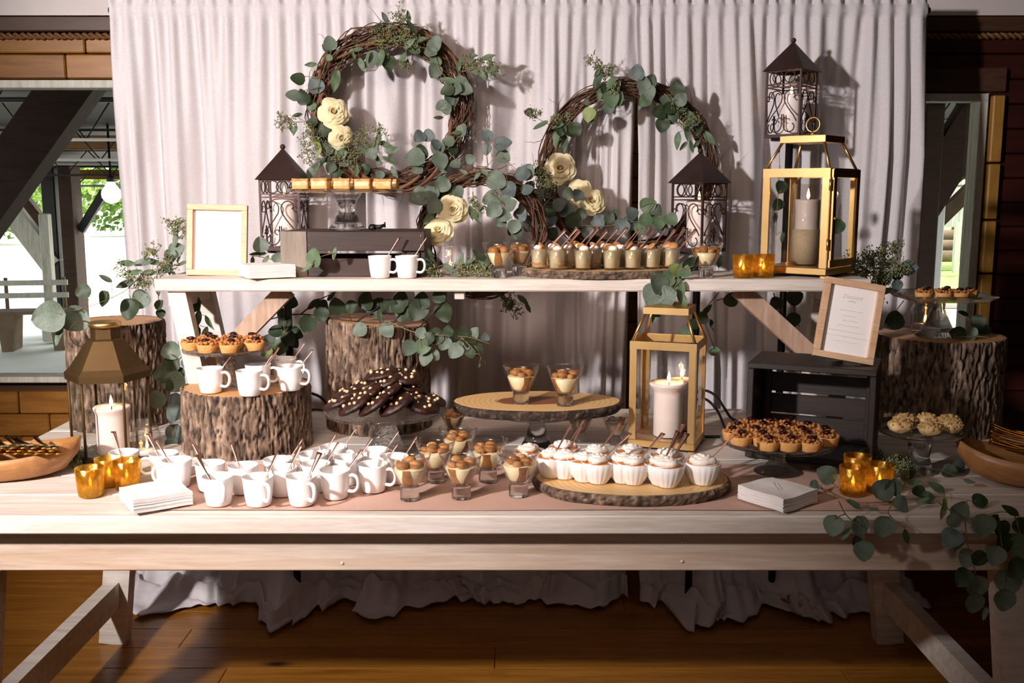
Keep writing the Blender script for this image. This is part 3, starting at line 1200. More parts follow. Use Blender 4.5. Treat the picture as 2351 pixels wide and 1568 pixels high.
# ------------------------------------------------------------------ glass stands
def cake_stand(label, cx, cy, z0, r, h, style='solid', plate='round', glass='solid_glass', sr=0.02, br=0.06):
    t = thing('cake_stand', label, 'stand', (cx, cy, z0), 0)
    th = 0.006
    if plate == 'round':
        MB().lathe([(0.001, h - th), (r * 0.9, h - th), (r * 0.99, h - th + 0.002), (r, h + 0.002), (r * 0.985, h + 0.005), (r * 0.955, h + 0.004), (r * 0.94, h), (0.001, h)], 56).build('plate', glass, t)
    else:
        b = MB()
        pr = [(0.80, h - th), (1.0, h + 0.012), (1.0, h + 0.015), (0.78, h)]
        vs = []
        for k, zz in pr:
            for sx, sy in ((-1, -1), (1, -1), (1, 1), (-1, 1)):
                vs.append((sx * r * k, sy * r * k, zz))
        fs = [(3, 2, 1, 0)] + [(j * 4 + i, j * 4 + (i + 1) % 4, (j + 1) * 4 + (i + 1) % 4, (j + 1) * 4 + i) for j in range(3) for i in range(4)] + [(12, 13, 14, 15)]
        b.add(vs, fs)
        b.build('plate', glass, t)
    hh = h - th
    if style == 'solid':      # chunky moulded stem
        pr = [(br, 0), (br * 1.0, 0.006), (br * 0.93, hh * 0.10), (br * 0.86, hh * 0.13), (br * 0.70, hh * 0.22), (sr * 1.25, hh * 0.38), (sr * 1.05, hh * 0.42), (sr, hh * 0.5),
              (sr * 1.0, hh * 0.68), (sr * 1.18, hh * 0.76), (sr * 1.45, hh * 0.86), (sr * 1.7, hh * 0.93), (sr * 1.9, hh)]
    elif style == 'cone':
        pr = [(br, 0), (br * 0.96, 0.006), (br * 0.72, hh * 0.2), (br * 0.5, hh * 0.55), (sr * 1.05, hh * 0.85), (sr * 1.2, hh)]
    elif style == 'bowl':     # low foot with knob stem
        pr = [(br, 0), (br * 0.98, 0.004), (br * 0.6, 0.012), (sr * 1.1, hh * 0.32), (sr * 0.75, hh * 0.5), (sr * 1.1, hh * 0.68), (sr * 0.9, hh * 0.8), (sr * 1.5, hh)]
    else:                     # flared bell
        pr = [(br, 0), (br * 0.98, 0.005), (br * 0.78, hh * 0.12), (br * 0.55, hh * 0.4), (sr * 1.0, hh * 0.75), (sr * 1.1, hh)]
    MB().lathe(pr, 32).build('pedestal', glass, t)
    return t


# ------------------------------------------------------------------ candles
def flame_mb(s=1.0, z=0.0):
    return MB().lathe([(0.0006 * s, z), (0.0035 * s, z + 0.004 * s), (0.0046 * s, z + 0.009 * s), (0.0036 * s, z + 0.016 * s), (0.0016 * s, z + 0.023 * s), (0.0002, z + 0.028 * s)], 10)


def pillar(label, loc, r, h, glow=0.8, flare=1.12):
    t = thing('pillar_candle', label, 'candle', loc)
    MB().lathe([(r * 0.98, 0), (r, 0.002), (r, h * 0.80), (r * 1.01, h * 0.86), (r * flare, h * 0.94), (r * flare * 1.02, h * 0.975), (r * flare * 0.97, h),
                (r * 0.75, h - 0.004), (r * 0.3, h - 0.010), (0.001, h - 0.012)], 32,
               mod=lambda a, z: 1 + (0.03 * math.sin(3 * a) if z > h * 0.9 else 0)).build('wax', 'wax', t)
    wk = MB().tube([(0, 0, h - 0.012), (0.001, 0, h + 0.004)], 0.0012, 5).build('wick', 'wick', t)
    flame_mb(1.1, h).build('flame', 'flame', wk)
    if glow:
        l = light('candle_light', 'POINT', (0, 0, h + 0.016), glow, (1.0, 0.45, 0.15), shadow_soft_size=0.006)
        l.parent = t
    return t


def make_votive():
    t = thing('votive_holder')
    MB().lathe([(0.001, 0), (0.027, 0), (0.029, 0.003), (0.0335, 0.068), (0.0328, 0.0685), (0.0315, 0.067), (0.0275, 0.008), (0.001, 0.007)], 28).build('holder', 'mercury_glass', t)
    tl = MB().lathe([(0.019, 0.0085), (0.019, 0.022), (0.001, 0.021)], 18).build('tealight', 'wax', t)
    flame_mb(0.85, 0.022).build('flame', 'flame', tl)
    l = light('candle_light', 'POINT', (0, 0, 0.034), 0.06, (1.0, 0.5, 0.15), shadow_soft_size=0.004)
    l.parent = t
    return t


def make_jar():
    t = thing('glass_jar')
    MB().lathe([(0.001, 0), (0.034, 0), (0.038, 0.006), (0.039, 0.055), (0.036, 0.066), (0.031, 0.072), (0.031, 0.078), (0.034, 0.080), (0.034, 0.085), (0.031, 0.086),
                (0.0295, 0.080), (0.0295, 0.071), (0.035, 0.062), (0.036, 0.010), (0.001, 0.006)], 28).build('jar', 'cup_glass', t)
    tl = MB().lathe([(0.030, 0.0075), (0.030, 0.020), (0.001, 0.019)], 20).build('candle', 'wax', t)
    flame_mb(0.85, 0.021).build('flame', 'flame', tl)
    l = light('candle_light', 'POINT', (0, 0, 0.034), 0.06, (1.0, 0.5, 0.15), shadow_soft_size=0.004)
    l.parent = t
    return t


# ------------------------------------------------------------------ lanterns
def ring_pts(c, r, n=16, plane='xz', a0=0.0, a1=2 * PI):
    out = []
    for i in range(n + 1):
        a = a0 + (a1 - a0) * i / n
        out.append((c[0] + r * math.cos(a), c[1], c[2] + r * math.sin(a)))
    return out


def make_bronze():
    t = thing('bronze_lantern')
    W, H = 0.125, 0.228
    h = W / 2
    MB().box((0, 0, 0.006), (W + 0.006, W + 0.006, 0.012)).build('base_tray', 'bronze', t)
    for sx in (-1, 1):
        for sy in (-1, 1):
            MB().box((sx * h, sy * h, H / 2), (0.0065, 0.0065, H)).build('corner_post', 'bronze', t)
    b = MB()
    for zz in (0.172, 0.182, H - 0.002):
        for s_ in (-1, 1):
            b.box((0, s_ * h, zz), (W, 0.005, 0.004))
            b.box((s_ * h, 0, zz), (0.005, W, 0.004))
    b.build('rail', 'bronze', t)
    # roof
    rw = h + 0.013
    ap = H + 0.098
    rb_ = MB()
    rb_.add([(-rw, -rw, H), (rw, -rw, H), (rw, rw, H), (-rw, rw, H), (-0.004, -0.004, ap), (0.004, -0.004, ap), (0.004, 0.004, ap), (-0.004, 0.004, ap),
             (-rw + .004, -rw + .004, H - .0005), (rw - .004, -rw + .004, H - .0005), (rw - .004, rw - .004, H - .0005), (-rw + .004, rw - .004, H - .0005), (0, 0, ap - 0.006)],
            [(0, 1, 5, 4), (1, 2, 6, 5), (2, 3, 7, 6), (3, 0, 4, 7), (4, 5, 6, 7), (9, 8, 12), (10, 9, 12), (11, 10, 12), (8, 11, 12),
             (1, 0, 8, 9), (2, 1, 9, 10), (3, 2, 10, 11), (0, 3, 11, 8)])
    rb_.build('roof', 'bronze', t)
    MB().blob((0, 0, ap + 0.008), 0.009, amp=0).build('finial', 'bronze', t)
    # scrollwork, one panel per side
    for k in range(4):
        p = MB()

        def sp(cx, cz, r0, r1, a0, a1, n=18):
            return [(cx + (r0 + (r1 - r0) * i / n) * math.cos(a0 + (a1 - a0) * i / n), 0, cz + (r0 + (r1 - r0) * i / n) * math.sin(a0 + (a1 - a0) * i / n)) for i in range(n + 1)]
        for s_ in (-1, 1):
            # upper half heart: hook, crown, sweep down to the side
            up = sp(s_ * 0.030, 0.140, 0.010, 0.0265, -0.6 if s_ > 0 else PI + 0.6, (PI + 0.1) if s_ > 0 else -0.1)
            up += [(s_ * 0.006, 0, 0.122), (s_ * 0.020, 0, 0.100), (s_ * 0.040, 0, 0.075), (s_ * 0.052, 0, 0.055)]
            p.tube(up, 0.0021, 5)
            lo = sp(s_ * 0.030, 0.040, 0.010, 0.0265, 0.9 if s_ > 0 else PI - 0.9, -PI + 0.0 if s_ > 0 else 2 * PI)
            lo += [(s_ * 0.0035, 0, 0.055), (s_ * 0.003, 0, 0.080)]
            p.tube(lo, 0.0021, 5)
            p.tube(sp(s_ * 0.052, 0.135, 0.006, 0.010, 0, 1.6 * PI, 10), 0.0018, 5)
            p.tube(sp(s_ * 0.022, 0.205, 0.0195, 0.0195, 0, 2 * PI), 0.002, 5)
            p.tube(sp(s_ * 0.010, 0.062, 0.004, 0.010, 0, 1.5 * PI, 10), 0.0018, 5)
        M = Matrix.Rotation(k * PI / 2, 4, 'Z') @ Matrix.Translation((0, -h, 0))
        q = MB()
        q.v = [tuple(M @ Vector(v)) for v in p.v]
        q.f, q.sm = p.f, p.sm
        q.build('scroll_panel', 'bronze', t)
    return t


def stand_pole(label, cx, cy, ztop, z0=0.0, r=0.013):
    t = thing('pole_stand', label, 'stand', (cx, cy, 0.0005), 0, 'black pole stands carrying bronze lanterns')
    MB().lathe([(0.055, 0.0), (0.053, 0.005), (0.020, 0.012), (r, 0.03)], 24).build('base', 'black_metal', t)
    MB().tube([(0, 0, 0.03), (0, 0, ztop - 0.006)], r, 12).build('pole', 'black_metal', t)
    MB().lathe([(0.001, ztop - 0.008), (0.062, ztop - 0.008), (0.062, ztop), (0.001, ztop)], 20).build('top_plate', 'black_metal', t)
    return t


def brass_lantern(label, loc, rz, w, d, hb, hc, ht, door=False, bar=0.017):
    """w,d plan; hb body height; hc cap underside; ht apex"""
    t = thing('brass_lantern', label, 'lantern', loc, rz)
    b0 = 0.028
    bx, by = w / 2, d / 2
    bs = MB()
    bs.box((0, 0, b0 / 2 + 0.004), (w + 0.006, d + 0.006, b0 - 0.008), bev=0.002)
    bs.build('base_tray', 'brass', t)
    for sx in (-1, 1):
        for sy in (-1, 1):
            MB().box((sx * (bx - 0.004), sy * (by - 0.004), 0.003), (0.018, 0.018, 0.006)).build('foot', 'brass', t)
            c = (sx * bx, sy * by)
            p = MB()
            p.box((c[0] - sx * bar / 2, c[1], (b0 + hb) / 2), (bar, 0.003, hb - b0))
            p.box((c[0], c[1] - sy * bar / 2, (b0 + hb) / 2), (0.003, bar, hb - b0))
            p.build('corner_post', 'brass', t)
    f = MB()
    for s_ in (-1, 1):
        f.box((0, s_ * by, hb - bar * 0.6), (w + 0.003, 0.0035, bar * 1.2))
        f.box((s_ * bx, 0, hb - bar * 0.6), (0.0035, d + 0.003, bar * 1.2))
    f.build('top_frame', 'brass', t)
    for s_ in (-1, 1):
        MB().box((0, s_ * (by - 0.003), (b0 + hb) / 2), (w - 0.01, 0.0018, hb - b0 - 0.006)).build('pane', 'pane_glass', t)
        MB().box((s_ * (bx - 0.003), 0, (b0 + hb) / 2), (0.0018, d - 0.01, hb - b0 - 0.006)).build('pane', 'pane_glass', t)
    k = 0.56
    cw, cd = w * k / 2 + 0.012, d * k / 2 + 0.012
    ch = 0.018
    for sx in (-1, 1):
        for sy in (-1, 1):
            MB().tube([(sx * (bx - 0.004), sy * (by - 0.004), hb - 0.002), (sx * (cw - 0.006), sy * (cd - 0.006), hc + 0.003)], 0.0042, 8).build('strut', 'brass', t)
    c = MB()
    z0, z1 = hc, hc + ch
    c.add([(-cw, -cd, z0), (cw, -cd, z0), (cw, cd, z0), (-cw, cd, z0), (-cw, -cd, z1), (cw, -cd, z1), (cw, cd, z1), (-cw, cd, z1), (0, 0, ht - 0.008)],
          [(3, 2, 1, 0), (0, 1, 5, 4), (1, 2, 6, 5), (2, 3, 7, 6), (3, 0, 4, 7), (4, 5, 8), (5, 6, 8), (6, 7, 8), (7, 4, 8)])
    c.build('cap', 'brass', t)
    MB().lathe([(0.008, ht - 0.014), (0.006, ht - 0.006), (0.003, ht)], 10).build('finial', 'brass', t)
    if door:
        MB().tube(ring_pts((0, 0, ht + 0.018), 0.020, 20)[:-1], 0.0028, 6, closed=True).build('handle_ring', 'brass', t)
        dr = MB()
        ang = R(0)
        dr.box((bx + 0.006, -by + 0.02, (b0 + hb) / 2), (0.005, 0.020, hb - b0 - 0.004))
        dr.box((bx + 0.006, by - 0.012, (b0 + hb) / 2), (0.005, 0.020, hb - b0 - 0.004))
        dr.box((bx + 0.006, 0, hb - 0.014), (0.005, d - 0.01, 0.022))
        dr.box((bx + 0.006, 0, b0 + 0.012), (0.005, d - 0.01, 0.02))
        do = dr.build('door', 'brass', t)
        for zz in (b0 + 0.05, hb - 0.06):
            MB().tube([(bx + 0.002, -by + 0.001, zz), (bx + 0.002, -by + 0.001, zz + 0.03)], 0.004, 8).build('hinge', 'brass', do)
        MB().blob((bx + 0.013, -by + 0.016, (b0 + hb) / 2), 0.005, amp=0, sub=1).build('latch_knob', 'brass', do)
    return t


def hex_lantern(label, loc, rz, r, zb, zr, zn, zt):
    t = thing('hexagonal_lantern', label, 'lantern', loc, rz)
    MB().lathe([(r * 0.98, 0), (r * 0.98, 0.012), (0.001, 0.012)], 6, smooth=False).build('base_tray', 'old_brass', t)
    P = [(r * 0.95 * math.cos(i * PI / 3), r * 0.95 * math.sin(i * PI / 3)) for i in range(6)]
    for i in range(6):
        MB().tube([(P[i][0], P[i][1], 0.012), (P[i][0], P[i][1], zr)], 0.0035, 6).build('corner_post', 'old_brass', t)
        a, b = Vector(P[i] + (0,)), Vector(P[(i + 1) % 6] + (0,))
        m_ = (a + b) / 2 * 0.99
        an = math.atan2(b.y - a.y, b.x - a.x)
        M = Matrix.Translation((m_.x, m_.y, (0.012 + zr) / 2)) @ Matrix.Rotation(an, 4, 'Z')
        MB().box((0, 0, 0), ((b - a).length * 0.94, 0.0016, zr - 0.014), M).build('pane', 'pane_glass', t)
    MB().lathe([(r * 0.9, zr - 0.004), (r * 1.03, zr - 0.006), (r * 1.04, zr + 0.012), (r * 0.90, zr + 0.026), (r * 0.45, zn - 0.004), (r * 0.36, zn), (r * 0.35, zt - 0.012),
                (r * 0.37, zt - 0.008)], 6, smooth=False, cap0=False, cap1=False).build('roof', 'old_brass', t)
    MB().lathe([(r * 0.36, zt - 0.014), (r * 0.40, zt - 0.008), (r * 0.39, zt), (r * 0.30, zt + 0.003), (0.001, zt + 0.004)], 24).build('collar', 'brass', t)
    MB().tube([(-r * 0.52 + 0.034 * math.cos(a), 0, zt - 0.03 + 0.034 * math.sin(a)) for a in [i * PI / 9 for i in range(18)]], 0.0018, 5, closed=True).build('handle_ring', 'old_brass', t)
    return t


# bronze lanterns on pole stands behind the bench
def bron(label, px, pyb, Y, rz, plabel, sc=1.0, chh=0.15):
    q = at(px, pyb, Y)
    stand_pole(plabel, q.x, Y, q.z)
    place('bronze', make_bronze, (q.x, Y, q.z + 0.0005), rz, label, 'lantern', 'bronze scrollwork lanterns', scale=sc)
    pillar('white pillar candle burning inside ' + label.replace('bronze scrollwork lantern', 'the bronze lantern'), (q.x, Y, q.z + 0.0125), 0.040 * sc, chh, 0.6, 1.0)


bron('bronze scrollwork lantern at left, behind the dark crate', 657, 574, 3.36, R(-1.5), 'black pole stand under the left bronze lantern', 1.02, 0.170)
bron('bronze scrollwork lantern at right, behind the pudding cups', 1602, 577, 3.33, R(-48), 'black pole stand under the lantern behind the pudding cups', 0.985, 0.155)
bron('highest bronze scrollwork lantern, above the tall gold one', 1813, 318, 3.40, R(-41), 'tall black pole stand behind the tall gold lantern', 0.95, 0.130)

# tall gold lantern on the bench, right end
gz = SZ + 0.0005
q1 = onz(1880, 642, gz)
glx, gly = fx(1851, 2.87, SZ), 2.866
brass_lantern('tall brushed gold lantern standing on the right end of the bench', (glx, gly, gz), R(-41), 0.195, 0.19, 0.300, 0.372, 0.405, True, 0.020)
pillar('half-burned white pillar candle in the tall gold lantern', (glx - 0.005, gly, gz + 0.030), 0.034, 0.185, 0.5, 1.02)
cyl = MB().lathe([(0.044, 0.0), (0.045, 0.23), (0.0435, 0.23), (0.0425, 0.004), (0.001, 0.003)], 32).build('glass_cylinder', 'cup_glass')
cyl.location = (glx - 0.005, gly, gz + 0.0275)
MB().lathe([(0.0422, 0.0045), (0.0422, 0.100), (0.0345, 0.103)], 28, cap1=False).build('sand', 'sand', cyl)
tag(cyl, 'clear glass cylinder sleeve round the candle in the tall gold lantern', 'glass')

# lower gold lantern on the table
lgx, lgy = fx(1530, 2.74, 0.9), 2.715
brass_lantern('polished gold lantern on the table beside the round bowls', (lgx, lgy, TZ + 0.0005), R(-20), 0.178, 0.165, 0.300, 0.372, 0.412, False, 0.018)
pillar('large white pillar candle with flared rim in the lower gold lantern', (lgx + 0.0, lgy - 0.012, TZ + 0.030), 0.040, 0.150, 1.0, 1.32)
pillar('shorter white candle behind the flared one in the lower gold lantern', (lgx + 0.048, lgy + 0.058, TZ + 0.030), 0.026, 0.150, 0.25, 1.1)

# hexagonal lantern at left
hx, hy = fx(252, 2.60, 0.9), 2.60
hex_lantern('antique brass six-sided lantern at the left of the table', (hx, hy, TZ + 0.0005), R(12), 0.105, 0, 0.218, 0.318, 0.360)
pillar('thick white pillar candle burning in the antique brass lantern', (hx + 0.012, hy - 0.02, TZ + 0.0135), 0.041, 0.125, 0.9, 1.14)

# ------------------------------------------------------------------ tableware builders
def make_mug():
    t = thing('mug')
    MB().lathe([(0.001, 0.002), (0.022, 0.002), (0.024, 0), (0.0275, 0.003), (0.0310, 0.025), (0.0345, 0.062), (0.0352, 0.066), (0.0340, 0.0665), (0.0330, 0.064),
                (0.0295, 0.026), (0.0255, 0.008), (0.001, 0.006)], 36).build('body', 'ceramic', t)
    P_ = [Vector(q) for q in ((0.0325, 0, 0.054), (0.044, 0, 0.0560), (0.0530, 0, 0.0505), (0.0560, 0, 0.038), (0.0525, 0, 0.0245), (0.043, 0, 0.0175), (0.0300, 0, 0.019))]
    H_ = []
    for i in range(6):
        p0, p1, p2, p3 = P_[max(0, i - 1)], P_[i], P_[i + 1], P_[min(6, i + 2)]
        for q in range(4):
            s_ = q / 4
            H_.append(0.5 * ((2 * p1) + (-p0 + p2) * s_ + (2 * p0 - 5 * p1 + 4 * p2 - p3) * s_ * s_ + (-p0 + 3 * p1 - 3 * p2 + p3) * s_ ** 3))
    H_.append(P_[-1])
    MB().tube(H_, 0.0038, 10, flat=1.5).build('handle', 'ceramic', t)
    return t


def make_spoon():
    b = MB()
    # handle runs along +Z
    n = 18
    vs, fs = [], []
    for i in range(n + 1):
        s = i / n
        z = 0.125 * s
        if s < 0.26:
            w = 0.0105 * math.sin(PI * min(1, (s + 0.02) / 0.30)) + 0.0006
            cv = 0.004 * math.sin(PI * s / 0.27)
        elif s < 0.5:
            w, cv = 0.0022, 0.0005
        else:
            w, cv = 0.0022 + 0.0046 * ((s - 0.5) / 0.5) ** 1.6, 0.0
        th = 0.0009
        for (a, c) in ((-1, 0), (0, 1), (1, 0)):
            vs.append((a * w, -cv * c - th, z))
        for (a, c) in ((1, 0), (0, 1), (-1, 0)):
            vs.append((a * w, -cv * c + th, z))
    for i in range(n):
        for k in range(6):
            l = (k + 1) % 6
            fs.append((i * 6 + k, i * 6 + l, (i + 1) * 6 + l, (i + 1) * 6 + k))
    fs.append((5, 4, 3, 2, 1, 0))
    fs.append(tuple(n * 6 + k for k in range(6)))
    b.add(vs, fs, None, True)
    return b.build('spoon', 'copper')


def spoon_in(base, R_, H, direction, label, group, tilt=40, lift=0.008):
    d = Vector((math.cos(R(direction)), math.sin(R(direction)), 0))
    st = Vector(base) - d * R_ * 0.45 + Vector((0, 0, lift))
    ax = Matrix.Rotation(R(direction), 4, 'Z') @ Matrix.Rotation(R(tilt), 4, 'Y') @ Matrix.Rotation(R(90) + rnd.uniform(-0.5, 0.5), 4, 'Z')
    return place('spoon', make_spoon, st, 0, label, 'spoon', group, rot=ax.to_euler())


def make_dessert_glass():
    t = thing('dessert_glass')
    MB().lathe([(0.0215, 0), (0.0225, 0.002), (0.0220, 0.026), (0.0215, 0.030), (0.001, 0.0305)], 32).build('glass_foot', 'solid_glass', t)
    MB().lathe([(0.0215, 0.0305), (0.026, 0.040), (0.0445, 0.084), (0.0450, 0.087), (0.0500, 0.1035), (0.0490, 0.1040), (0.0435, 0.0875), (0.0425, 0.083),
                (0.0245, 0.042), (0.018, 0.034), (0.001, 0.033)], 36).build('glass_bowl', 'cup_glass', t)
    MB().lathe([(0.0175, 0.0345), (0.0238, 0.0425), (0.0370, 0.0725), (0.034, 0.0745), (0.001, 0.075)], 30).build('custard', 'custard', t)
    for k, a in enumerate((-95, 60, 185)):
        M = Matrix.Rotation(R(a), 4, 'Z')
        b = MB()
        vs = []
        for j in range(7):
            s = j / 6
            z = 0.036 + 0.040 * s
            rr_ = (0.0175 + (z - 0.0345) / 0.008 * 0.0063 if z < 0.0425 else 0.0238 + (z - 0.0425) / 0.030 * 0.0132) + 0.0006
            w = (0.52 + 0.10 * math.sin(s * 5 + k)) / (1 + 0.9 * s)
            for i in range(6):
                an = -w + 2 * w * i / 5
                vs.append((rr_ * math.cos(an), rr_ * math.sin(an), z))
        fs = [(j * 6 + i, j * 6 + i + 1, (j + 1) * 6 + i + 1, (j + 1) * 6 + i) for j in range(6) for i in range(5)]
        b.add(vs, fs, M, True)
        b.build('caramel_streak', 'caramel', t)
    for k, (x, y, z, r) in enumerate(((-0.014, -0.016, 0.083, 0.015), (0.015, -0.012, 0.084, 0.014), (0.001, 0.014, 0.086, 0.015), (-0.022, 0.008, 0.080, 0.011), (0.022, 0.011, 0.080, 0.011))):
        MB().blob((x, y, z), r, k + 3, 0.25, 1.6, 2, (1, 1, 0.75)).build('biscuit', 'biscuit' if k % 2 else 'caramel', t)
    return t


def make_pudding_cup():
    t = thing('pudding_cup')
    MB().lathe([(0.024, 0), (0.0248, 0.002), (0.0285, 0.067), (0.0278, 0.0675), (0.0236, 0.007), (0.001, 0.006)], 28).build('glass', 'cup_glass', t)
    MB().lathe([(0.0232, 0.0072), (0.0268, 0.060), (0.020, 0.063), (0.001, 0.064)], 26).build('pudding', 'custard', t)
    for k in range(3):
        M = Matrix.Translation((0.006 * math.cos(k * 2), -0.0065 + 0.004 * math.sin(k * 3), 0.010 + k * 0.0045)) @ Matrix.Rotation(0.12, 4, 'X')
        MB().lathe([(0.0175, 0), (0.0182, 0.002), (0.017, 0.004), (0.001, 0.0045)], 18, M).build('wafer', 'biscuit', t)
    MB().blob((-0.003, -0.004, 0.067), 0.016, 2, 0.3, 2.2, 2, (1, 1, 0.7)).build('whipped_cream', 'cream', t)
    M = Matrix.Translation((0.009, 0.004, 0.073)) @ Matrix.Rotation(0.7, 4, 'Y') @ Matrix.Rotation(0.3, 4, 'X')
    MB().lathe([(0.015, 0), (0.0158, 0.002), (0.0145, 0.004), (0.001, 0.005)], 18, M).build('wafer', 'biscuit', t)
    MB().blob((0.004, -0.012, 0.069), 0.009, 5, 0.3, 2, 1, (1.2, 1, 0.6)).build('biscuit', 'biscuit', t)
    return t


def make_bowl():
    t = thing('fluted_bowl')
    MB().lathe([(0.001, 0.002), (0.020, 0.002), (0.022, 0), (0.0235, 0.004), (0.0325, 0.018), (0.0395, 0.037), (0.0432, 0.0545), (0.0422, 0.0555), (0.0385, 0.041),
                (0.031, 0.022), (0.018, 0.009), (0.001, 0.006)], 96,
               mod=lambda a, z: 1 + (0.048 * abs(math.sin(9 * a)) - 0.030 if 0.003 < z < 0.050 else 0)).build('bowl', 'ceramic', t)
    MB().lathe([(0.034, 0.038), (0.0388, 0.0505), (0.035, 0.053), (0.001, 0.055)], 32).build('filling', 'pie_filling', t)
    b = MB()
    # piped rosette
    pts, rs = [], []
    for i in range(44):
        s = i / 43
        a = s * 2 * PI * 2.3
        r = (0.0235 + 0.003 * math.sin(3 * a)) * (1 - s) ** 0.8
        pts.append((r * math.cos(a), r * math.sin(a) * 0.95, 0.058 + 0.013 * s))
        rs.append(0.0092 * (1 - 0.45 * s) * (1 + 0.12 * math.sin(i * 1.9)))
    b.tube(pts, rs, 8)
    b.build('whipped_cream', 'cream', t)
    return t


def make_tart():
    t = thing('tart')
    MB().lathe([(0.001, 0), (0.0185, 0), (0.0195, 0.002), (0.0235, 0.017), (0.0230, 0.0195), (0.0205, 0.0185), (0.001, 0.018)], 24,
               mod=lambda a, z: 1 + 0.015 * math.sin(7 * a) + 0.01 * math.sin(13 * a + 1)).build('crust', 'crust', t)
    b = MB()
    rr_ = random.Random(5)
    for k in range(26):
        a = rr_.uniform(0, 2 * PI)
        r = 0.021 * math.sqrt(rr_.random())
        b.blob((r * math.cos(a), r * math.sin(a), 0.0195 + (0.021 - r) * 0.22 + rr_.uniform(0, 0.002)), rr_.uniform(0.0028, 0.0046), k, 0.3, 2, 1)
    b.build('crumb_topping', 'crumb', t, kind='stuff')
    j = MB()
    j.blob((0.002, -0.003, 0.0275), 0.0085, 1, 0.35, 2, 2, (1.2, 1, 0.55))
    j.build('cherry_jam', 'jam', t)
    return t


def make_cookie():
    t = thing('chocolate_cookie')
    b = MB()
    n = 30
    pr = [(0.001, 0), (0.040, 0.0), (0.0485, 0.005), (0.0480, 0.011), (0.041, 0.0165), (0.03, 0.0185), (0.015, 0.0195), (0.001, 0.0200)]
    vs, fs = [], []
    for (r, z) in pr:
        for i in range(n):
            a = 2 * PI * i / n
            q = noise.noise(Vector((math.cos(a) * r * 60, math.sin(a) * r * 60, z * 80)))
            rr_ = r * (1 + 0.07 * noise.noise(Vector((math.cos(a) * 1.7, math.sin(a) * 1.7, 2))))
            vs.append((rr_ * math.cos(a), rr_ * math.sin(a), z + (0.0045 * q if z > 0.003 else 0)))
    m = len(pr)
    fs = [(j * n + i, j * n + (i + 1) % n, (j + 1) * n + (i + 1) % n, (j + 1) * n + i) for j in range(m - 1) for i in range(n)]
    b.add(vs, fs, None, True)
    b.build('cookie', 'chocolate', t)
    c = MB()
    rr_ = random.Random(11)
    for k in range(8):
        a = 2 * PI * k / 8 + rr_.uniform(-.3, .3)
        r = rr_.choice((0.046, 0.034, 0.047, 0.018, 0.026))
        z = 0.0190 if r < 0.036 else 0.011
        c.blob((r * math.cos(a), r * math.sin(a), z), rr_.uniform(0.0038, 0.0060), k, 0.25, 2, 1)
    c.build('white_chips', 'white_chip', t, kind='stuff')
    return t


def lumpy_block(c, dims, n, amp, fr, seed):
    """box with n divisions per edge, surface crumbled by noise"""
    bm = bmesh.new()
    bmesh.ops.create_cube(bm, size=1.0)
    bmesh.ops.subdivide_edges(bm, edges=list(bm.edges), cuts=n, use_grid_fill=True)
    vs = []
    for v in bm.verts:
        p = Vector((v.co.x * dims[0], v.co.y * dims[1], v.co.z * dims[2]))
        q = Vector((v.co.x, v.co.y, v.co.z)).normalized()
        o_ = noise.noise(p * fr + Vector((seed, seed * 2, 0)))
        p += q * amp * o_
        if v.co.z < -0.49:
            p.z = -dims[2] / 2
        vs.append(p + Vector(c))
    fs = [tuple(v.index for v in f.verts) for f in bm.faces]
    bm.free()
    return vs, fs


def make_bar():
    t = thing('cheesecake_square')
    b = MB()
    b.add(*lumpy_block((0, 0, 0.0055), (0.044, 0.040, 0.011), 5, 0.0016, 160, 1), None, True)
    b.build('base_layer', 'crust', t)
    b = MB()
    b.add(*lumpy_block((0, 0, 0.0185), (0.0425, 0.0385, 0.016), 6, 0.0026, 120, 4), None, True)
    b.build('filling', 'cake_cream', t)
    b = MB()
    b.add(*lumpy_block((0, 0, 0.0285), (0.045, 0.041, 0.006), 8, 0.0042, 130, 7), None, True)
    b.build('topping', 'cake_gold', t)
    return t


def make_pastry():
    t = thing('crumb_pastry')
    MB().blob((0, 0, 0.016), 0.026, 3, 0.18, 1.6, 3, (1, 1, 0.60)).build('bun', 'cake_cream', t)
    b = MB()
    rr_ = random.Random(8)
    for k in range(44):
        a = rr_.uniform(0, 2 * PI)
        e = rr_.uniform(0.15, 1.5)
        b.blob((0.0255 * math.cos(e) * math.cos(a), 0.0255 * math.cos(e) * math.sin(a), 0.0165 + 0.0155 * math.sin(e)), rr_.uniform(0.0026, 0.0048), k, 0.3, 2, 1)
    b.build('streusel', 'streusel', t, kind='stuff')
    return t


ORD = ['leftmost', 'second from left', 'third from left', 'fourth from left', 'fifth from left', 'sixth from left', 'seventh from left', 'eighth from left', 'ninth from left']

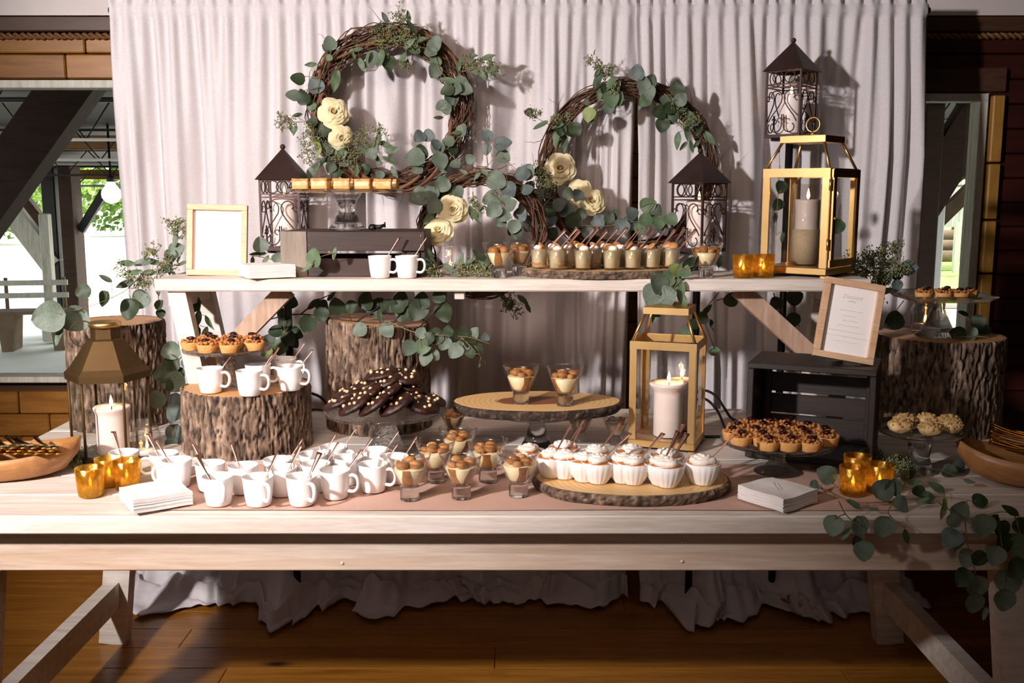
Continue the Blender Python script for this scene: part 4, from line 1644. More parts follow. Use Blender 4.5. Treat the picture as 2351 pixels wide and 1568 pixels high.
# ------------------------------------------------------------------ mugs
MG = 'white ceramic mugs'
SG = 'rose gold dessert spoons'
mug_rows = [
    # px, py(rim centre), handle angle deg, spoon direction or None, label
    (500, 1097, -62, 150, 'leftmost white mug of the front row, beside the napkins'),
    (592, 1098, -50, 62, 'front-row white mug, second from the napkins'),
    (692, 1097, -48, 62, 'front-row white mug, third from the napkins'),
    (769, 1083, -12, 30, 'half-shaded front-row white mug, handle turned right'),
    (856, 1069, -14, 35, 'rightmost front-row white mug beside the dessert glasses'),
    (482, 1067, 130, 140, 'white mug behind the leftmost front-row mug'),
    (558, 1072, -128, 125, 'white mug behind the two leftmost front mugs'),
    (647, 1077, 60, 60, 'white mug between the second and third front mugs'),
    (638, 1058, 100, 40, 'back-row white mug touching the wide log riser'),
    (724, 1068, 80, 45, 'white mug directly behind the third front-row mug'),
    (720, 1046, 20, 45, 'white mug at the right foot of the wide log riser'),
    (799, 1053, 60, 35, 'white mug behind the half-shaded front-row mug'),
    (766, 1029, -10, 40, 'farthest white mug, nearest the tall middle log'),
    (861, 1036, 40, 35, 'white mug in front of the cookie stand pedestal'),
    (905, 1051, 30, 40, 'white mug half hidden by the leftmost dessert glass'),
    (376, 1044, -160, 140, 'white mug with handle left beside the glass jar'),
    (406, 1059, -150, 150, 'white mug behind the left napkin stack'),
    (284, 1041, 100, 130, 'white mug behind the gold votives on the left'),
]
for i, (px, py, ha, sd, lab) in enumerate(mug_rows):
    p = onz(px, py, TZ + 0.0655)
    p.z = TZ + 0.0045
    place('mug', make_mug, p, R(ha), lab, 'mug', MG)
    if sd is not None:
        spoon_in(p, 0.03, 0.066, sd, ('rose gold spoon in the ' + lab), SG, 40)
for (px, py, ha, sd, lab) in ((482, 845, -12, 35, 'leftmost white mug on the wide log'),
                              (572, 851, -14, 35, 'middle white mug on the wide log'),
                              (665, 840, -10, 35, 'rightmost white mug on the wide log'),
                              (592, 836, 0, 45, 'white mug behind the middle one on the wide log'),
                              (652, 822, 0, 40, 'white mug behind the rightmost on the wide log')):
    p = onz(px, py, L1['z'] + 0.066)
    p.z = L1['z'] + 0.0005
    place('mug', make_mug, p, R(ha), lab, 'mug', MG)
    spoon_in(p, 0.03, 0.066, sd, 'rose gold spoon in the ' + lab, SG, 40)
for (px, ha, sd, lab) in ((873, -14, 62, 'left white mug in front of the dark crate'), (935, -14, 62, 'right white mug in front of the dark crate')):
    p = Vector((fx(px, SF + 0.04, SZ), SF + 0.04, SZ + 0.0005))
    place('mug', make_mug, p, R(ha), lab, 'mug', MG, scale=0.93)
    spoon_in(p, 0.03, 0.066, 12, 'rose gold spoon in the ' + lab, SG, 34)

# ------------------------------------------------------------------ dessert glasses
DG = 'layered custard desserts in cone glasses'


def dglass(px, py, z, lab, rz, by='foot', sc=1.0):
    p = onz(px, py, z)
    place('dessert_glass', make_dessert_glass, p, rz, lab, 'dessert glass', DG, scale=sc)


for k, (px, py, lab) in enumerate(((941, 1145, 'leftmost dessert glass at the front edge of the table'), (1059, 1142, 'middle dessert glass at the front edge of the table'),
                                   (1190, 1137, 'right front dessert glass beside the round bowls'), (1000, 1105, 'dessert glass behind the leftmost front glass'),
                                   (1120, 1104, 'dessert glass behind the middle front glass'), (1052, 1073, 'rearmost dessert glass of the front cluster'))):
    dglass(px, py, TZ + 0.0045, lab, k * 0.9)
for k, (px, py, lab) in enumerate(((1041, 1003, 'dessert glass tucked between the cookie stand and raised board'), (1331, 1012, 'dessert glass under the raised board, right of its pedestal'),
                                   (1413, 1020, 'dessert glass just left of the lower gold lantern'))):
    dglass(px, py, TZ + 0.0005, lab, 1 + k * 0.9, sc=0.82)

# raised oval board on a glass stand
bx_, by_ = fx(1233, 2.66, 0.88), 2.66
bz = 0.868
cake_stand('clear glass pedestal stand under the raised oval board', bx_, by_, TZ, 0.115, bz - TZ - 0.004, 'flare', sr=0.022, br=0.055)
slab('raised oval bark-edged board on a glass pedestal', bx_, by_, bz + 0.0015, 0.236, 0.138, 0.027, 2.0, bark='bark_dark')
dglass(1196, 925, bz + 0.0295, 'left dessert glass on the raised oval board', 2.0)
dglass(1297, 930, bz + 0.0295, 'right dessert glass on the raised oval board', 2.6)

# front oval board with the fluted bowls
fbx, fby = fx(1450, 2.285, 0.78), 2.285
slab('low oval bark-edged board under the white fluted bowls', fbx, fby, TZ + 0.0045, 0.236, 0.150, 0.026, 5.0, rz=R(-2))
BG = 'white fluted bowls topped with whipped cream'
bz2 = TZ + 0.0045 + 0.027
bowls = [
    (1342, 1076, 'second fluted bowl from left in the front row', None), (1431, 1079, 'third fluted bowl from left in the front row', None),
    (1518, 1084, 'fourth fluted bowl from left in the front row', 55), (1607, 1081, 'rightmost fluted bowl in the front row', None),
    (1267, 1067, 'leftmost fluted bowl of the front row', 55), (1374, 1054, 'fluted bowl behind the second front-row bowl', 25),
    (1455, 1056, 'fluted bowl behind the third front-row bowl', 30), (1533, 1062, 'fluted bowl behind the fourth front-row bowl', 50),
    (1297, 1044, 'fluted bowl behind the leftmost front-row bowl', 60), (1616, 1057, 'fluted bowl behind the rightmost front-row bowl', 25),
    (1367, 1033, 'fluted bowl in the back row under the raised board', 40), (1450, 1032, 'back-row fluted bowl just left of the gold lantern base', None),
    (1532, 1040, 'back-row fluted bowl in front of the gold lantern base', 55)]
for k, (px, py, lab, sd) in enumerate(bowls):
    p = onz(px, py, bz2 + 0.056)
    p.z = bz2
    if ((p.x - fbx) / 0.22) ** 2 + ((p.y - fby) / 0.135) ** 2 > 1.0:
        p = onz(px, py, TZ + 0.0045 + 0.056)
        p.z = TZ + 0.0045
        if ((p.x - fbx) / 0.255) ** 2 + ((p.y - fby) / 0.17) ** 2 < 1.0:
            p.z = bz2
    place('bowl', make_bowl, p, k * 0.37, lab, 'bowl', BG, scale=0.94)
    if sd is not None:
        spoon_in(p, 0.03, 0.055, sd, 'rose gold spoon stuck in the ' + lab, SG, 52, 0.032)
for k, (px, py, lab, sd) in enumerate(((1295, 1022, 'farthest fluted bowl on the table below the raised board', 50), (1214, 1030, 'fluted bowl on the table left of the low oval board', None), (1204, 1052, 'fluted bowl hidden behind the right front dessert glass', None))):
    p = onz(px, py, TZ + 0.0045 + 0.056)
    p.z = TZ + 0.0045
    place('bowl', make_bowl, p, k * 0.57, lab, 'bowl', BG)
    if sd:
        spoon_in(p, 0.03, 0.055, sd, 'rose gold spoon stuck in the ' + lab, SG, 52, 0.032)

# ------------------------------------------------------------------ long board with pudding cups on the bench
pbx = fx(1377, SF + 0.095, SZ)
slab('long oval bark-edged board on the bench under pudding cups', pbx, SF + 0.105, SZ + 0.0005, 0.222, 0.118, 0.022, 8.0)
pz = SZ + 0.0005 + 0.023
PG = 'banana pudding cups on the long board'
front = [1238, 1279, 1338, 1404, 1452, 1496, 1540]
for k, px in enumerate(front):
    Y = SF + (0.075, 0.035, 0.03, 0.03, 0.045, 0.07, 0.09)[k]
    place('pudding', make_pudding_cup, (fx(px, Y, pz), Y, pz), k * 0.8, 'pudding cup, %s in the front row on the long board' % ORD[k], 'pudding cup', PG, scale=0.86)
    spoon_in((fx(px, Y, pz), Y, pz), 0.02, 0.06, 18 + (k * 37) % 22, 'rose gold spoon in the front-row pudding cup, %s' % ORD[k], SG, 44, 0.018)
for k, px in enumerate([1306, 1362, 1420, 1480, 1528]):
    Y = SF + (0.10, 0.092, 0.095, 0.10, 0.135)[k]
    place('pudding', make_pudding_cup, (fx(px, Y, pz), Y, pz), k * 1.1, 'pudding cup, %s in the middle row on the long board' % ORD[k], 'pudding cup', PG, scale=0.86)
    spoon_in((fx(px, Y, pz), Y, pz), 0.02, 0.06, 15 + (k * 29) % 24, 'rose gold spoon in the middle-row pudding cup, %s' % ORD[k], SG, 42, 0.018)
for k, px in enumerate([1270, 1325, 1385, 1445]):
    Y = SF + 0.158
    place('pudding', make_pudding_cup, (fx(px, Y, pz), Y, pz), k * 1.3, 'pudding cup, %s in the back row on the long board' % ORD[k], 'pudding cup', PG, scale=0.86)
    spoon_in((fx(px, Y, pz), Y, pz), 0.02, 0.06, 20 + (k * 31) % 20, 'rose gold spoon in the back-row pudding cup, %s' % ORD[k], SG, 42, 0.018)
for k, (px, dy, lab) in enumerate(((1146, 0.055, 'left dessert glass on the bench beside the long board'), (1192, 0.14, 'dessert glass behind the left one on the bench'),
                                   (1620, 0.055, 'dessert glass on the bench right of the pudding cups'))):
    place('dessert_glass', make_dessert_glass, (fx(px, SF + dy, SZ), SF + dy, SZ + 0.0005), k * 1.2, lab, 'dessert glass', DG, scale=0.93)

# ------------------------------------------------------------------ votives and jars
VG = 'gold mercury glass votives'
for px, py, z, lab in ((209, 1136, TZ + 0.0045, 'left front gold votive beside the left napkins'), (252, 1112, TZ + 0.0045, 'rear gold votive between the two at left'),
                       (293, 1118, TZ + 0.0045, 'right gold votive nearest the left napkins'),
                       (1957, 1134, TZ + 0.0045, 'left front gold votive among the right garland'), (2018, 1128, TZ + 0.0045, 'right gold votive among the right garland'),
                       (1966, 1106, TZ + 0.0045, 'rear gold votive among the right garland')):
    p = onz(px, py, z)
    place('votive', make_votive, p, rnd.uniform(0, 6), lab, 'candle holder', VG, scale=0.97)
for px, dy, lab in ((1706, 0.05, 'left gold votive on the bench by the tall lantern'), (1752, 0.062, 'right gold votive on the bench by the tall lantern')):
    place('votive', make_votive, (fx(px, SF + dy, SZ), SF + dy, SZ + 0.0005), 1.0, lab, 'candle holder', VG, scale=0.93)
p = onz(339, 1047, TZ)
place('jar', make_jar, p, 0, 'clear glass jar candle beside the wide log', 'jar', 'clear glass candle jars')
jx, jy = fx(2118, L4['y'] + 0.09, 1.04), L4['y'] + 0.075
place('jar', make_jar, (jx, jy, L4['z'] + 0.001), 0, 'ribbed glass jar candle behind the square-plate stand', 'jar', 'clear glass candle jars', scale=1.1)
jx, jy = fx(1034, SF + 0.12, SZ), SF + 0.12
place('jar', make_jar, (jx, jy, SZ + 0.0005), 0, 'glass jar candle on the bench under the yellow roses', 'jar', 'clear glass candle jars')

# ------------------------------------------------------------------ cake stands and their food
# cheesecake squares on the crate
ckz = 1.3500
kx, ky = fx(796, SF + 0.185, ckz), SF + 0.195
cake_stand('large clear glass cake stand on the dark crate', kx, ky, ckz + 0.001, 0.168, 0.112, 'solid', sr=0.024, br=0.052)
k = 0
for r_, (ys, xs) in enumerate(((-0.065, (-0.118, -0.060, 0.000, 0.061, 0.117)), (0.030, (-0.122, -0.060, 0.001, 0.062, 0.124)))):
    for i, x in enumerate(xs):
        place('bar', make_bar, (kx + x, ky + ys + rnd.uniform(-0.015, 0.015), ckz + 0.001 + 0.1125), rnd.uniform(-0.14, 0.14),
              'golden cheesecake square, %s in the %s row on the large stand' % (ORD[i], ('front', 'back')[r_]), 'cake', 'cheesecake squares on the large stand', scale=rnd.uniform(0.98, 1.08))

# tarts on the log stand
s1x, s1y = fx(523, 2.69, 1.0), 2.69
cake_stand('pressed glass tart stand on the wide log behind the mugs', s1x, s1y, L1['z'] + 0.0005, 0.119, 0.104, 'bowl', glass='pressed_glass', sr=0.020, br=0.038)


def tarts(cx, cy, z, spots, where, grp, sc=1.0):
    for (x, y, lab) in spots:
        place('tart', make_tart, (cx + x * (1.12 if sc > 1.2 else 1), cy + y, z), rnd.uniform(0, 6), lab + ' ' + where, 'tart', grp, scale=sc)


tarts(s1x, s1y, L1['z'] + 0.0005 + 0.1045, [(-0.078, -0.03, 'leftmost cherry crumb tart'), (-0.028, -0.072, 'front left cherry crumb tart'), (0.026, -0.074, 'front right cherry crumb tart'),
      (0.076, -0.035, 'rightmost cherry crumb tart'), (-0.03, -0.008, 'centre left cherry crumb tart'), (0.022, -0.012, 'centre right cherry crumb tart'), (-0.058, 0.045, 'rear left cherry crumb tart'),
      (0.0, 0.05, 'rear middle cherry crumb tart'), (0.055, 0.045, 'rear right cherry crumb tart')], 'on the wide log stand', 'cherry crumb tarts on the wide log stand', 1.22)

# cookie stand
ckx, cky = fx(883, 2.56, 0.88), 2.575
cake_stand('glass stand with hobnail rim piled with chocolate cookies', ckx, cky, TZ + 0.0005, 0.162, 0.128, 'cone', glass='pressed_glass', sr=0.024, br=0.068)
cz0 = TZ + 0.1275
rc = random.Random(3)
cpos = [(-0.108, -0.040, 0.012, 22, 172), (-0.062, -0.085, 0.014, 30, 195), (-0.010, -0.098, 0.016, 34, 190), (0.042, -0.090, 0.014, 30, 200), (0.098, -0.055, 0.010, 18, 330),
        (-0.088, 0.0, 0.036, 12, 175), (-0.040, -0.045, 0.040, 26, 192), (0.014, -0.055, 0.042, 32, 186), (0.066, -0.038, 0.034, 20, 340), (0.110, 0.012, 0.012, 14, 345),
        (-0.098, 0.055, 0.010, 16, 160), (-0.048, 0.03, 0.052, 14, 180), (0.008, 0.000, 0.062, 24, 184), (0.062, 0.020, 0.052, 14, 330), (0.045, 0.08, 0.022, 12, 30), (-0.02, 0.085, 0.026, 12, 100),
        (-0.010, 0.035, 0.080, 12, 190), (0.050, 0.016, 0.076, 14, 320)]
cl = ['leftmost low', 'front left leaning', 'front middle leaning', 'front right leaning', 'right front low', 'left upper', 'second-layer left', 'second-layer middle', 'second-layer right', 'rightmost low',
      'rear left low', 'upper left flat', 'upper middle', 'upper right', 'rear right low', 'rear middle low', 'topmost left', 'topmost right']
for (x, y, z, tl, az), nm in zip(cpos, cl):
    M = Matrix.Rotation(R(az), 4, 'Z') @ Matrix.Rotation(R(tl), 4, 'Y')
    zz = cz0 + z + 0.030 * math.sin(R(tl)) * (1.0 if z < 0.02 else 0.5)
    place('cookie', make_cookie, (ckx + x, cky + y, zz), 0, nm + ' chocolate cookie with pale chips on the glass stand', 'cookie', 'chocolate cookies on the glass stand', rot=M.to_euler())

# right tart stand
t2x, t2y = fx(1790, 2.41, 0.83), 2.425
cake_stand('low pressed glass stand of cherry tarts before the black crate', t2x, t2y, TZ + 0.0045, 0.142, 0.080, 'bowl', glass='pressed_glass', sr=0.022, br=0.058)
sp = []
for r_, (ys, n_, w) in enumerate(((-0.095, 3, 0.05), (-0.048, 5, 0.105), (0.0, 5, 0.112), (0.05, 4, 0.09), (0.095, 3, 0.05))):
    for i in range(n_):
        sp.append((-w + 2 * w * i / (n_ - 1), ys - 0.004 * ((i * 7) % 3), 'cherry crumb tart, %s in the %s row' % (ORD[i], ('front', 'second', 'middle', 'fourth', 'back')[r_])))
tarts(t2x, t2y, TZ + 0.0045 + 0.081, sp, 'of the low right stand', 'cherry crumb tarts on the low right stand')

# pastry stand
p3x, p3y = fx(2121, 2.42, 0.85), 2.44
cake_stand('dark-plated glass stand of pale crumb pastries at right', p3x, p3y, TZ + 0.0005, 0.100, 0.104, 'flare', glass='solid_glass', sr=0.030, br=0.044)
for i, (x, y, nm) in enumerate(((-0.062, -0.025, 'leftmost'), (0.0, -0.055, 'front middle'), (0.06, -0.03, 'rightmost front'), (-0.03, 0.03, 'rear left'), (0.03, 0.035, 'rear right'), (0.078, 0.02, 'far right rear'))):
    place('pastry', make_pastry, (p3x + x, p3y + y, TZ + 0.1055), i * 1.3, nm + ' pale crumb-topped pastry on the dark-plated stand', 'pastry', 'crumb pastries on the right stand', scale=(1.12 if i < 3 else 1.0))

# square stand on the right log
s4x, s4y = fx(2150, L4['y'] - 0.02, 1.1), L4['y'] - 0.03
cake_stand('square-plated glass tart stand on the right log', s4x, s4y, L4['z'] + 0.001, 0.118, 0.112, 'flare', 'square', sr=0.018, br=0.062)
z4 = L4['z'] + 0.001 + 0.1125
tarts(s4x, s4y, z4, [(-0.066, -0.05, 'leftmost front cherry crumb tart'), (-0.012, -0.056, 'second front cherry crumb tart'), (0.036, -0.058, 'third front cherry crumb tart'), (0.074, -0.03, 'right cherry crumb tart'),
                     (-0.04, 0.0, 'rear left cherry crumb tart'), (0.02, 0.004, 'rear middle cherry crumb tart')], 'on the square-plated stand', 'cherry crumb tarts on the square-plated stand', 1.08)

# ------------------------------------------------------------------ crates
cr = thing('wooden_crate', 'dark brown slatted crate with grey end board on the bench', 'crate', (fx(645, SF + 0.08, SZ), SF + 0.080, SZ + 0.0005), 0)
cw_, cd_, chh = 0.405, 0.235, 0.1265
mw = 0.012
for sx, lab in ((0.0, 'grey'), (1.0, 'brown')):
    pass
MB().box((0.038, 0.006, chh / 2), (0.074, 0.012, chh), bev=0.001).build('end_board', 'grey_wood', cr)
MB().box((0.006, cd_ / 2, chh / 2), (0.012, cd_ - 0.026, chh), bev=0.001).build('end_board', 'grey_wood', cr)
MB().box((cw_ - 0.006, cd_ / 2, chh / 2), (0.012, cd_ - 0.026, chh), bev=0.001).build('end_board', 'dark_wood', cr)
MB().box(((cw_ + 0.076) / 2, 0.006, 0.026), (cw_ - 0.077, 0.012, 0.050), bev=0.001).build('slat', 'dark_wood', cr)
MB().box(((cw_ + 0.076) / 2, 0.006, chh - 0.0275), (cw_ - 0.077, 0.012, 0.054), bev=0.001).build('slat', 'dark_wood', cr)
MB().box((cw_ / 2, cd_ - 0.006, 0.026), (cw_, 0.012, 0.050), bev=0.001).build('slat', 'dark_wood', cr)
MB().box((cw_ / 2, cd_ - 0.006, chh - 0.0275), (cw_, 0.012, 0.054), bev=0.001).build('slat', 'dark_wood', cr)
MB().box((cw_ - 0.04, 0.02, chh / 2), (0.05, 0.012, chh - 0.01), bev=0.001).build('corner_block', 'dark_wood', cr)
for k in range(5):
    MB().box((cw_ / 2, 0.030 + k * 0.0435, chh - 0.005), (cw_ - 0.03, 0.038, 0.0085), bev=0.001).build('top_slat', 'dark_wood', cr)
for dx in (0.082, 0.082, cw_ - 0.01):
    for zz in (chh - 0.012, chh - 0.038):
        MB().lathe([(0.0022, 0), (0.0001, 0.001)], 8, Matrix.Translation((dx, -0.0002, zz)) @ Matrix.Rotation(PI / 2, 4, 'X')).build('nail_head', 'steel_white', cr)

# black open crate at right
rc0 = onz(1698, 832, 1.018)
ccx = (0.606 + 0.893) / 2
c2 = thing('open_crate', 'black wooden crate lying on its side under the right menu frame', 'crate', (0.617, 2.565, TZ + 0.0045), R(-23.5))
W2, H2, D2, t2 = 0.318, 0.255, 0.205, 0.016
MB().box((W2 / 2, D2 / 2, H2 - t2 / 2), (W2, D2, t2), bev=0.002).build('top_board', 'black_wood', c2)
MB().box((W2 / 2, D2 / 2, t2 / 2), (W2, D2, t2), bev=0.002).build('bottom_board', 'black_wood', c2)
for xx in (t2 / 2, W2 - t2 / 2):
    MB().box((xx, D2 / 2, H2 / 2), (t2, D2, H2 - 2 * t2 - 0.001), bev=0.002).build('side_board', 'black_wood', c2)
for k, (za, zb2) in enumerate(((t2, 0.082), (0.086, 0.140), (0.146, 0.200), (0.205, H2 - t2))):
    MB().box((W2 / 2, D2 - 0.006, (za + zb2) / 2), (W2 - 2 * t2 - 0.001, 0.010, zb2 - za - 0.001), bev=0.001).build('back_slat', 'black_wood', c2)
for xx in (t2 + 0.010, W2 - t2 - 0.010):
    MB().box((xx, D2 - 0.020, H2 / 2), (0.018, 0.014, H2 - 2 * t2 - 0.001), bev=0.001).build('corner_block', 'black_wood', c2)


# ------------------------------------------------------------------ menu frames
def text_mesh(body, size, mat, parent, M, name='lettering', shear=0.35):
    cu = bpy.data.curves.new('txt', 'FONT')
    cu.body = body
    cu.size = size
    cu.shear = shear
    cu.align_x = 'CENTER'
    cu.extrude = 0.0002
    to = bpy.data.objects.new('txt', cu)
    COL.objects.link(to)
    bpy.context.view_layer.update()
    me = bpy.data.meshes.new_from_object(to.evaluated_get(bpy.context.evaluated_depsgraph_get()))
    me.name = name
    bpy.data.objects.remove(to)
    bpy.data.curves.remove(cu)
    me.materials.clear()
    me.materials.append(MT[mat])
    me.transform(M)
    o = bpy.data.objects.new(name, me)
    COL.objects.link(o)
    o.parent = parent
    return o


def menu_frame(label, loc, rot, w, h, lines):
    t = thing('picture_frame', label, 'frame', loc)
    t.rotation_euler = rot
    fw, ft = 0.0165, 0.020
    MB().box((0, ft / 2, h - fw / 2), (w, ft, fw), bev=0.001).build('frame_rail', 'frame_wood', t)
    MB().box((0, ft / 2, fw / 2), (w, ft, fw), bev=0.001).build('frame_rail', 'frame_wood', t)
    for s_ in (-1, 1):
        MB().box((s_ * (w - fw) / 2, ft / 2, h / 2), (fw, ft, h - 2 * fw - 0.0004), bev=0.001).build('frame_stile', 'frame_wood', t)
    MB().box((0, 0.013, h / 2), (w - 2 * fw, 0.001, h - 2 * fw)).build('menu_card', 'paper', t)
    MB().box((0, 0.0165, h / 2), (w - 2 * fw, 0.004, h - 2 * fw)).build('backing', 'brown_trim', t)
    RX = Matrix.Rotation(PI / 2, 4, 'X')
    text_mesh('Dessert', 0.016, 'print_gold', t, Matrix.Translation((0, 0.0122, h * 0.775)) @ RX)
    fl = MB()
    for s_ in (-1, 1):
        fl.tube([(s_ * i * 0.0022, 0.0122, h * 0.74 + 0.0016 * math.sin(i * 0.9)) for i in range(6)], [0.0006, 0.0009, 0.0009, 0.0007, 0.0005, 0.0003], 4)
    fl.build('flourish', 'print_grey', t)
    for (zz, ww) in lines:
        b = MB()
        x = -ww / 2 * w
        rr_ = random.Random(int(zz * 1000))
        while x < ww / 2 * w:
            L = rr_.uniform(0.006, 0.013)
            n = max(4, int(L / 0.0009))
            pts = [(x + L * i / n, 0.0122, h * zz + 0.0007 * math.sin(i * 2.1 + x * 90)) for i in range(n + 1)]
            b.tube(pts, 0.00038, 3)
            x += L + 0.0025
        b.build('script_line', 'print_gold', t)
    return t


lines = [(0.625, 0.34), (0.56, 0.22), (0.50, 0.20), (0.435, 0.32), (0.365, 0.62), (0.30, 0.68), (0.235, 0.42)]
mf = (fx(501, SF + 0.135, SZ), SF + 0.115, SZ + 0.001)
menu_frame('pale wooden menu frame standing on the left end of the bench', mf, (R(-9), R(1.5), R(5)), 0.168, 0.203, lines)
MB_ = MB().beam((0, 0.020, 0.13), (0, 0.07, 0.009), 0.03, 0.003)
MB_.build('easel_leg', 'brown_trim', bpy.data.objects['picture_frame'])
crm = Matrix.Translation((0.617, 2.565, TZ + 0.0045)) @ Matrix.Rotation(R(-23.5), 4, 'Z')
pf = crm @ Vector((0.232, 0.045, H2 + 0.0135))
m2 = menu_frame('pale wooden menu frame leaning tilted on top of the black crate', pf, (R(-13), R(9), R(-8)), 0.152, 0.208, lines)
MB().beam((0, 0.020, 0.13), (0, 0.075, 0.006), 0.03, 0.003).build('easel_leg', 'brown_trim', m2)


# ------------------------------------------------------------------ napkins
def napkin_stack(label, loc, rz, n, w, amp, fan=0.0, print_=False):
    t = thing('napkin_stack', label, 'napkins', loc, rz)
    N = 14
    th = 0.0024
    for k in range(n):
        b = MB()
        vs = []
        rr_ = random.Random(k)
        ox, oy = rr_.uniform(-0.001, 0.001), rr_.uniform(-0.001, 0.001) + fan * k

        def zf(x, y):
            e = max(0, abs(x) / (w / 2) - 0.2)
            return k * th + amp * (math.sin((x + y * 0.3) / w * 9 + 0.5) * e * (0.35 + 0.65 * k / n) + 0.25 * math.sin(y / w * 8)) + amp * 0.9
        for s_ in (0, 1):
            for j in range(N + 1):
                for i in range(N + 1):
                    x, y = -w / 2 + w * i / N, -w / 2 + w * j / N
                    vs.append((x + ox, y + oy, zf(x, y) + s_ * th * 0.86))
        q = (N + 1) ** 2
        W_ = N + 1
        fs = [(j * W_ + i, (j + 1) * W_ + i, (j + 1) * W_ + i + 1, j * W_ + i + 1) for j in range(N) for i in range(N)]
        fs += [(q + j * W_ + i, q + j * W_ + i + 1, q + (j + 1) * W_ + i + 1, q + (j + 1) * W_ + i) for j in range(N) for i in range(N)]
        for i in range(N):
            fs += [(i, i + 1, q + i + 1, q + i), (N * W_ + i + 1, N * W_ + i, q + N * W_ + i, q + N * W_ + i + 1),
                   ((i + 1) * W_, i * W_, q + i * W_, q + (i + 1) * W_), (i * W_ + N, (i + 1) * W_ + N, q + (i + 1) * W_ + N, q + i * W_ + N)]
        b.add(vs, fs)
        b.build('napkin', 'napkin', t)
    if print_:
        b = MB()
        zt = n * th + amp * 0.95 + 0.0012
        for u0, u1 in ((-0.028, -0.006), (-0.002, 0.022), (-0.020, 0.016)):
            yy = 0.004 if (u0, u1) != (-0.020, 0.016) else -0.004
            d = Vector((0.75, -0.66, 0)).normalized()
            pr = Vector((d.y, -d.x, 0))
            m_ = 22
            pts = []
            for i in range(m_ + 1):
                u = u0 + (u1 - u0) * i / m_
                pts.append(d * u * 1.3 + pr * (yy + 0.0009 * math.sin(i * 2.3)) + Vector((0, 0, zt + 0.0004)))
            b.tube(pts, 0.0004, 3)
        b.build('gold_print', 'print_grey', t)
    return t


q = onz(358, 1140, TZ + 0.02)
napkin_stack('thick stack of white paper napkins at the left of the table', (q.x, q.y, TZ + 0.0045), R(34), 13, 0.128, 0.003)
q = onz(1785, 1137, TZ + 0.02)
napkin_stack('thick stack of white paper napkins near the right garland', (q.x, q.y, TZ + 0.0045), R(-52), 13, 0.125, 0.0035, 0, True)
napkin_stack('wavy stack of white napkins on the bench by the left frame', (fx(611, SF + 0.05, SZ), SF + 0.060, SZ + 0.0005), R(28), 15, 0.128, 0.0028)


# ------------------------------------------------------------------ wooden bowls of gold cutlery
def make_fork():
    b = MB()
    n = 20
    for j in range(n + 1):
        pass
    vs, fs = [], []
    for i in range(n + 1):
        s = i / n
        x = 0.17 * s
        w = 0.0095 if s < 0.22 else (0.0095 - (s - 0.22) / 0.10 * 0.007 if s < 0.32 else 0.0025 + 0.003 * max(0, (s - 0.5) / 0.5))
        zc = 0.006 * math.cos(s * PI * 1.4)
        th = 0.0016
        vs += [(x, -w, zc - th), (x, w, zc - th), (x, w, zc + th), (x, -w, zc + th)]
    for i in range(n):
        for k in range(4):
            l = (k + 1) % 4
            fs.append((i * 4 + k, i * 4 + l, (i + 1) * 4 + l, (i + 1) * 4 + k))
    fs += [(3, 2, 1, 0), (n * 4, n * 4 + 1, n * 4 + 2, n * 4 + 3)]
    b.add(vs, fs, None, True)
    return b.build('gold_spoon', 'gold_cutlery')


def dough_bowl(label, loc, rz, L, W, H, lift=0.0):
    t = thing('dough_bowl', label, 'bowl', loc, rz)
    n = 48
    pr = [(0.62, 0), (0.82, 0.18), (0.97, 0.62), (1.0, 1.0), (0.955, 1.0), (0.90, 0.66), (0.74, 0.30), (0.50, 0.16)]
    b = MB()
    vs = []
    for k, zz in pr:
        for i in range(n):
            a = 2 * PI * i / n
            ee = zz * H + (lift * abs(math.cos(a)) ** 3 * zz)
            vs.append((L * k * math.cos(a), W * k * math.sin(a), ee))
    m = len(pr)
    fs = [(j * n + i, j * n + (i + 1) % n, (j + 1) * n + (i + 1) % n, (j + 1) * n + i) for j in range(m - 1) for i in range(n)]
    fs.append(tuple(reversed(range(n))))
    fs.append(tuple((m - 1) * n + i for i in range(n)))
    b.add(vs, fs, None, True)
    b.build('carved_bowl', 'bowl_wood', t)
    return t


bl = onz(20, 1080, TZ)
blc = (fx(-20, 2.40, 0.8), 2.40, TZ + 0.0005)
dough_bowl('carved wooden dough bowl of gold cutlery at far left', blc, R(8), 0.215, 0.105, 0.062, 0.03)
for i in range(22):
    x = -0.02 + 0.0085 * i
    layer = i % 3
    M = Matrix.Rotation(R(138 + rnd.uniform(-7, 7)), 4, 'Z') @ Matrix.Rotation(R(rnd.uniform(-4, 4)), 4, 'Y')
    place('fork', make_fork, (blc[0] + x + 0.05, blc[1] - 0.075, TZ + 0.072 + layer * 0.007), 0,
          'gold spoon lying with others in the left dough bowl', 'spoon', 'gold cutlery in the left dough bowl', rot=M.to_euler())
brc = (fx(2398, 2.32, 0.8), 2.32, TZ + 0.0055)
dough_bowl('carved wooden dough bowl of gold cutlery at far right', brc, R(-22), 0.20, 0.10, 0.066, 0.03)
for i in range(22):
    y = -0.07 + 0.0062 * i
    layer = i % 4
    M = Matrix.Rotation(R(145 + rnd.uniform(-7, 7)), 4, 'Z') @ Matrix.Rotation(R(-8 + rnd.uniform(-4, 4)), 4, 'Y')
    place('fork', make_fork, (brc[0] + 0.05 + y * 0.5, brc[1] + y * 0.9, TZ + 0.078 + layer * 0.008), 0,
          'gold spoon lying with others in the right dough bowl', 'spoon', 'gold cutlery in the right dough bowl', rot=M.to_euler())


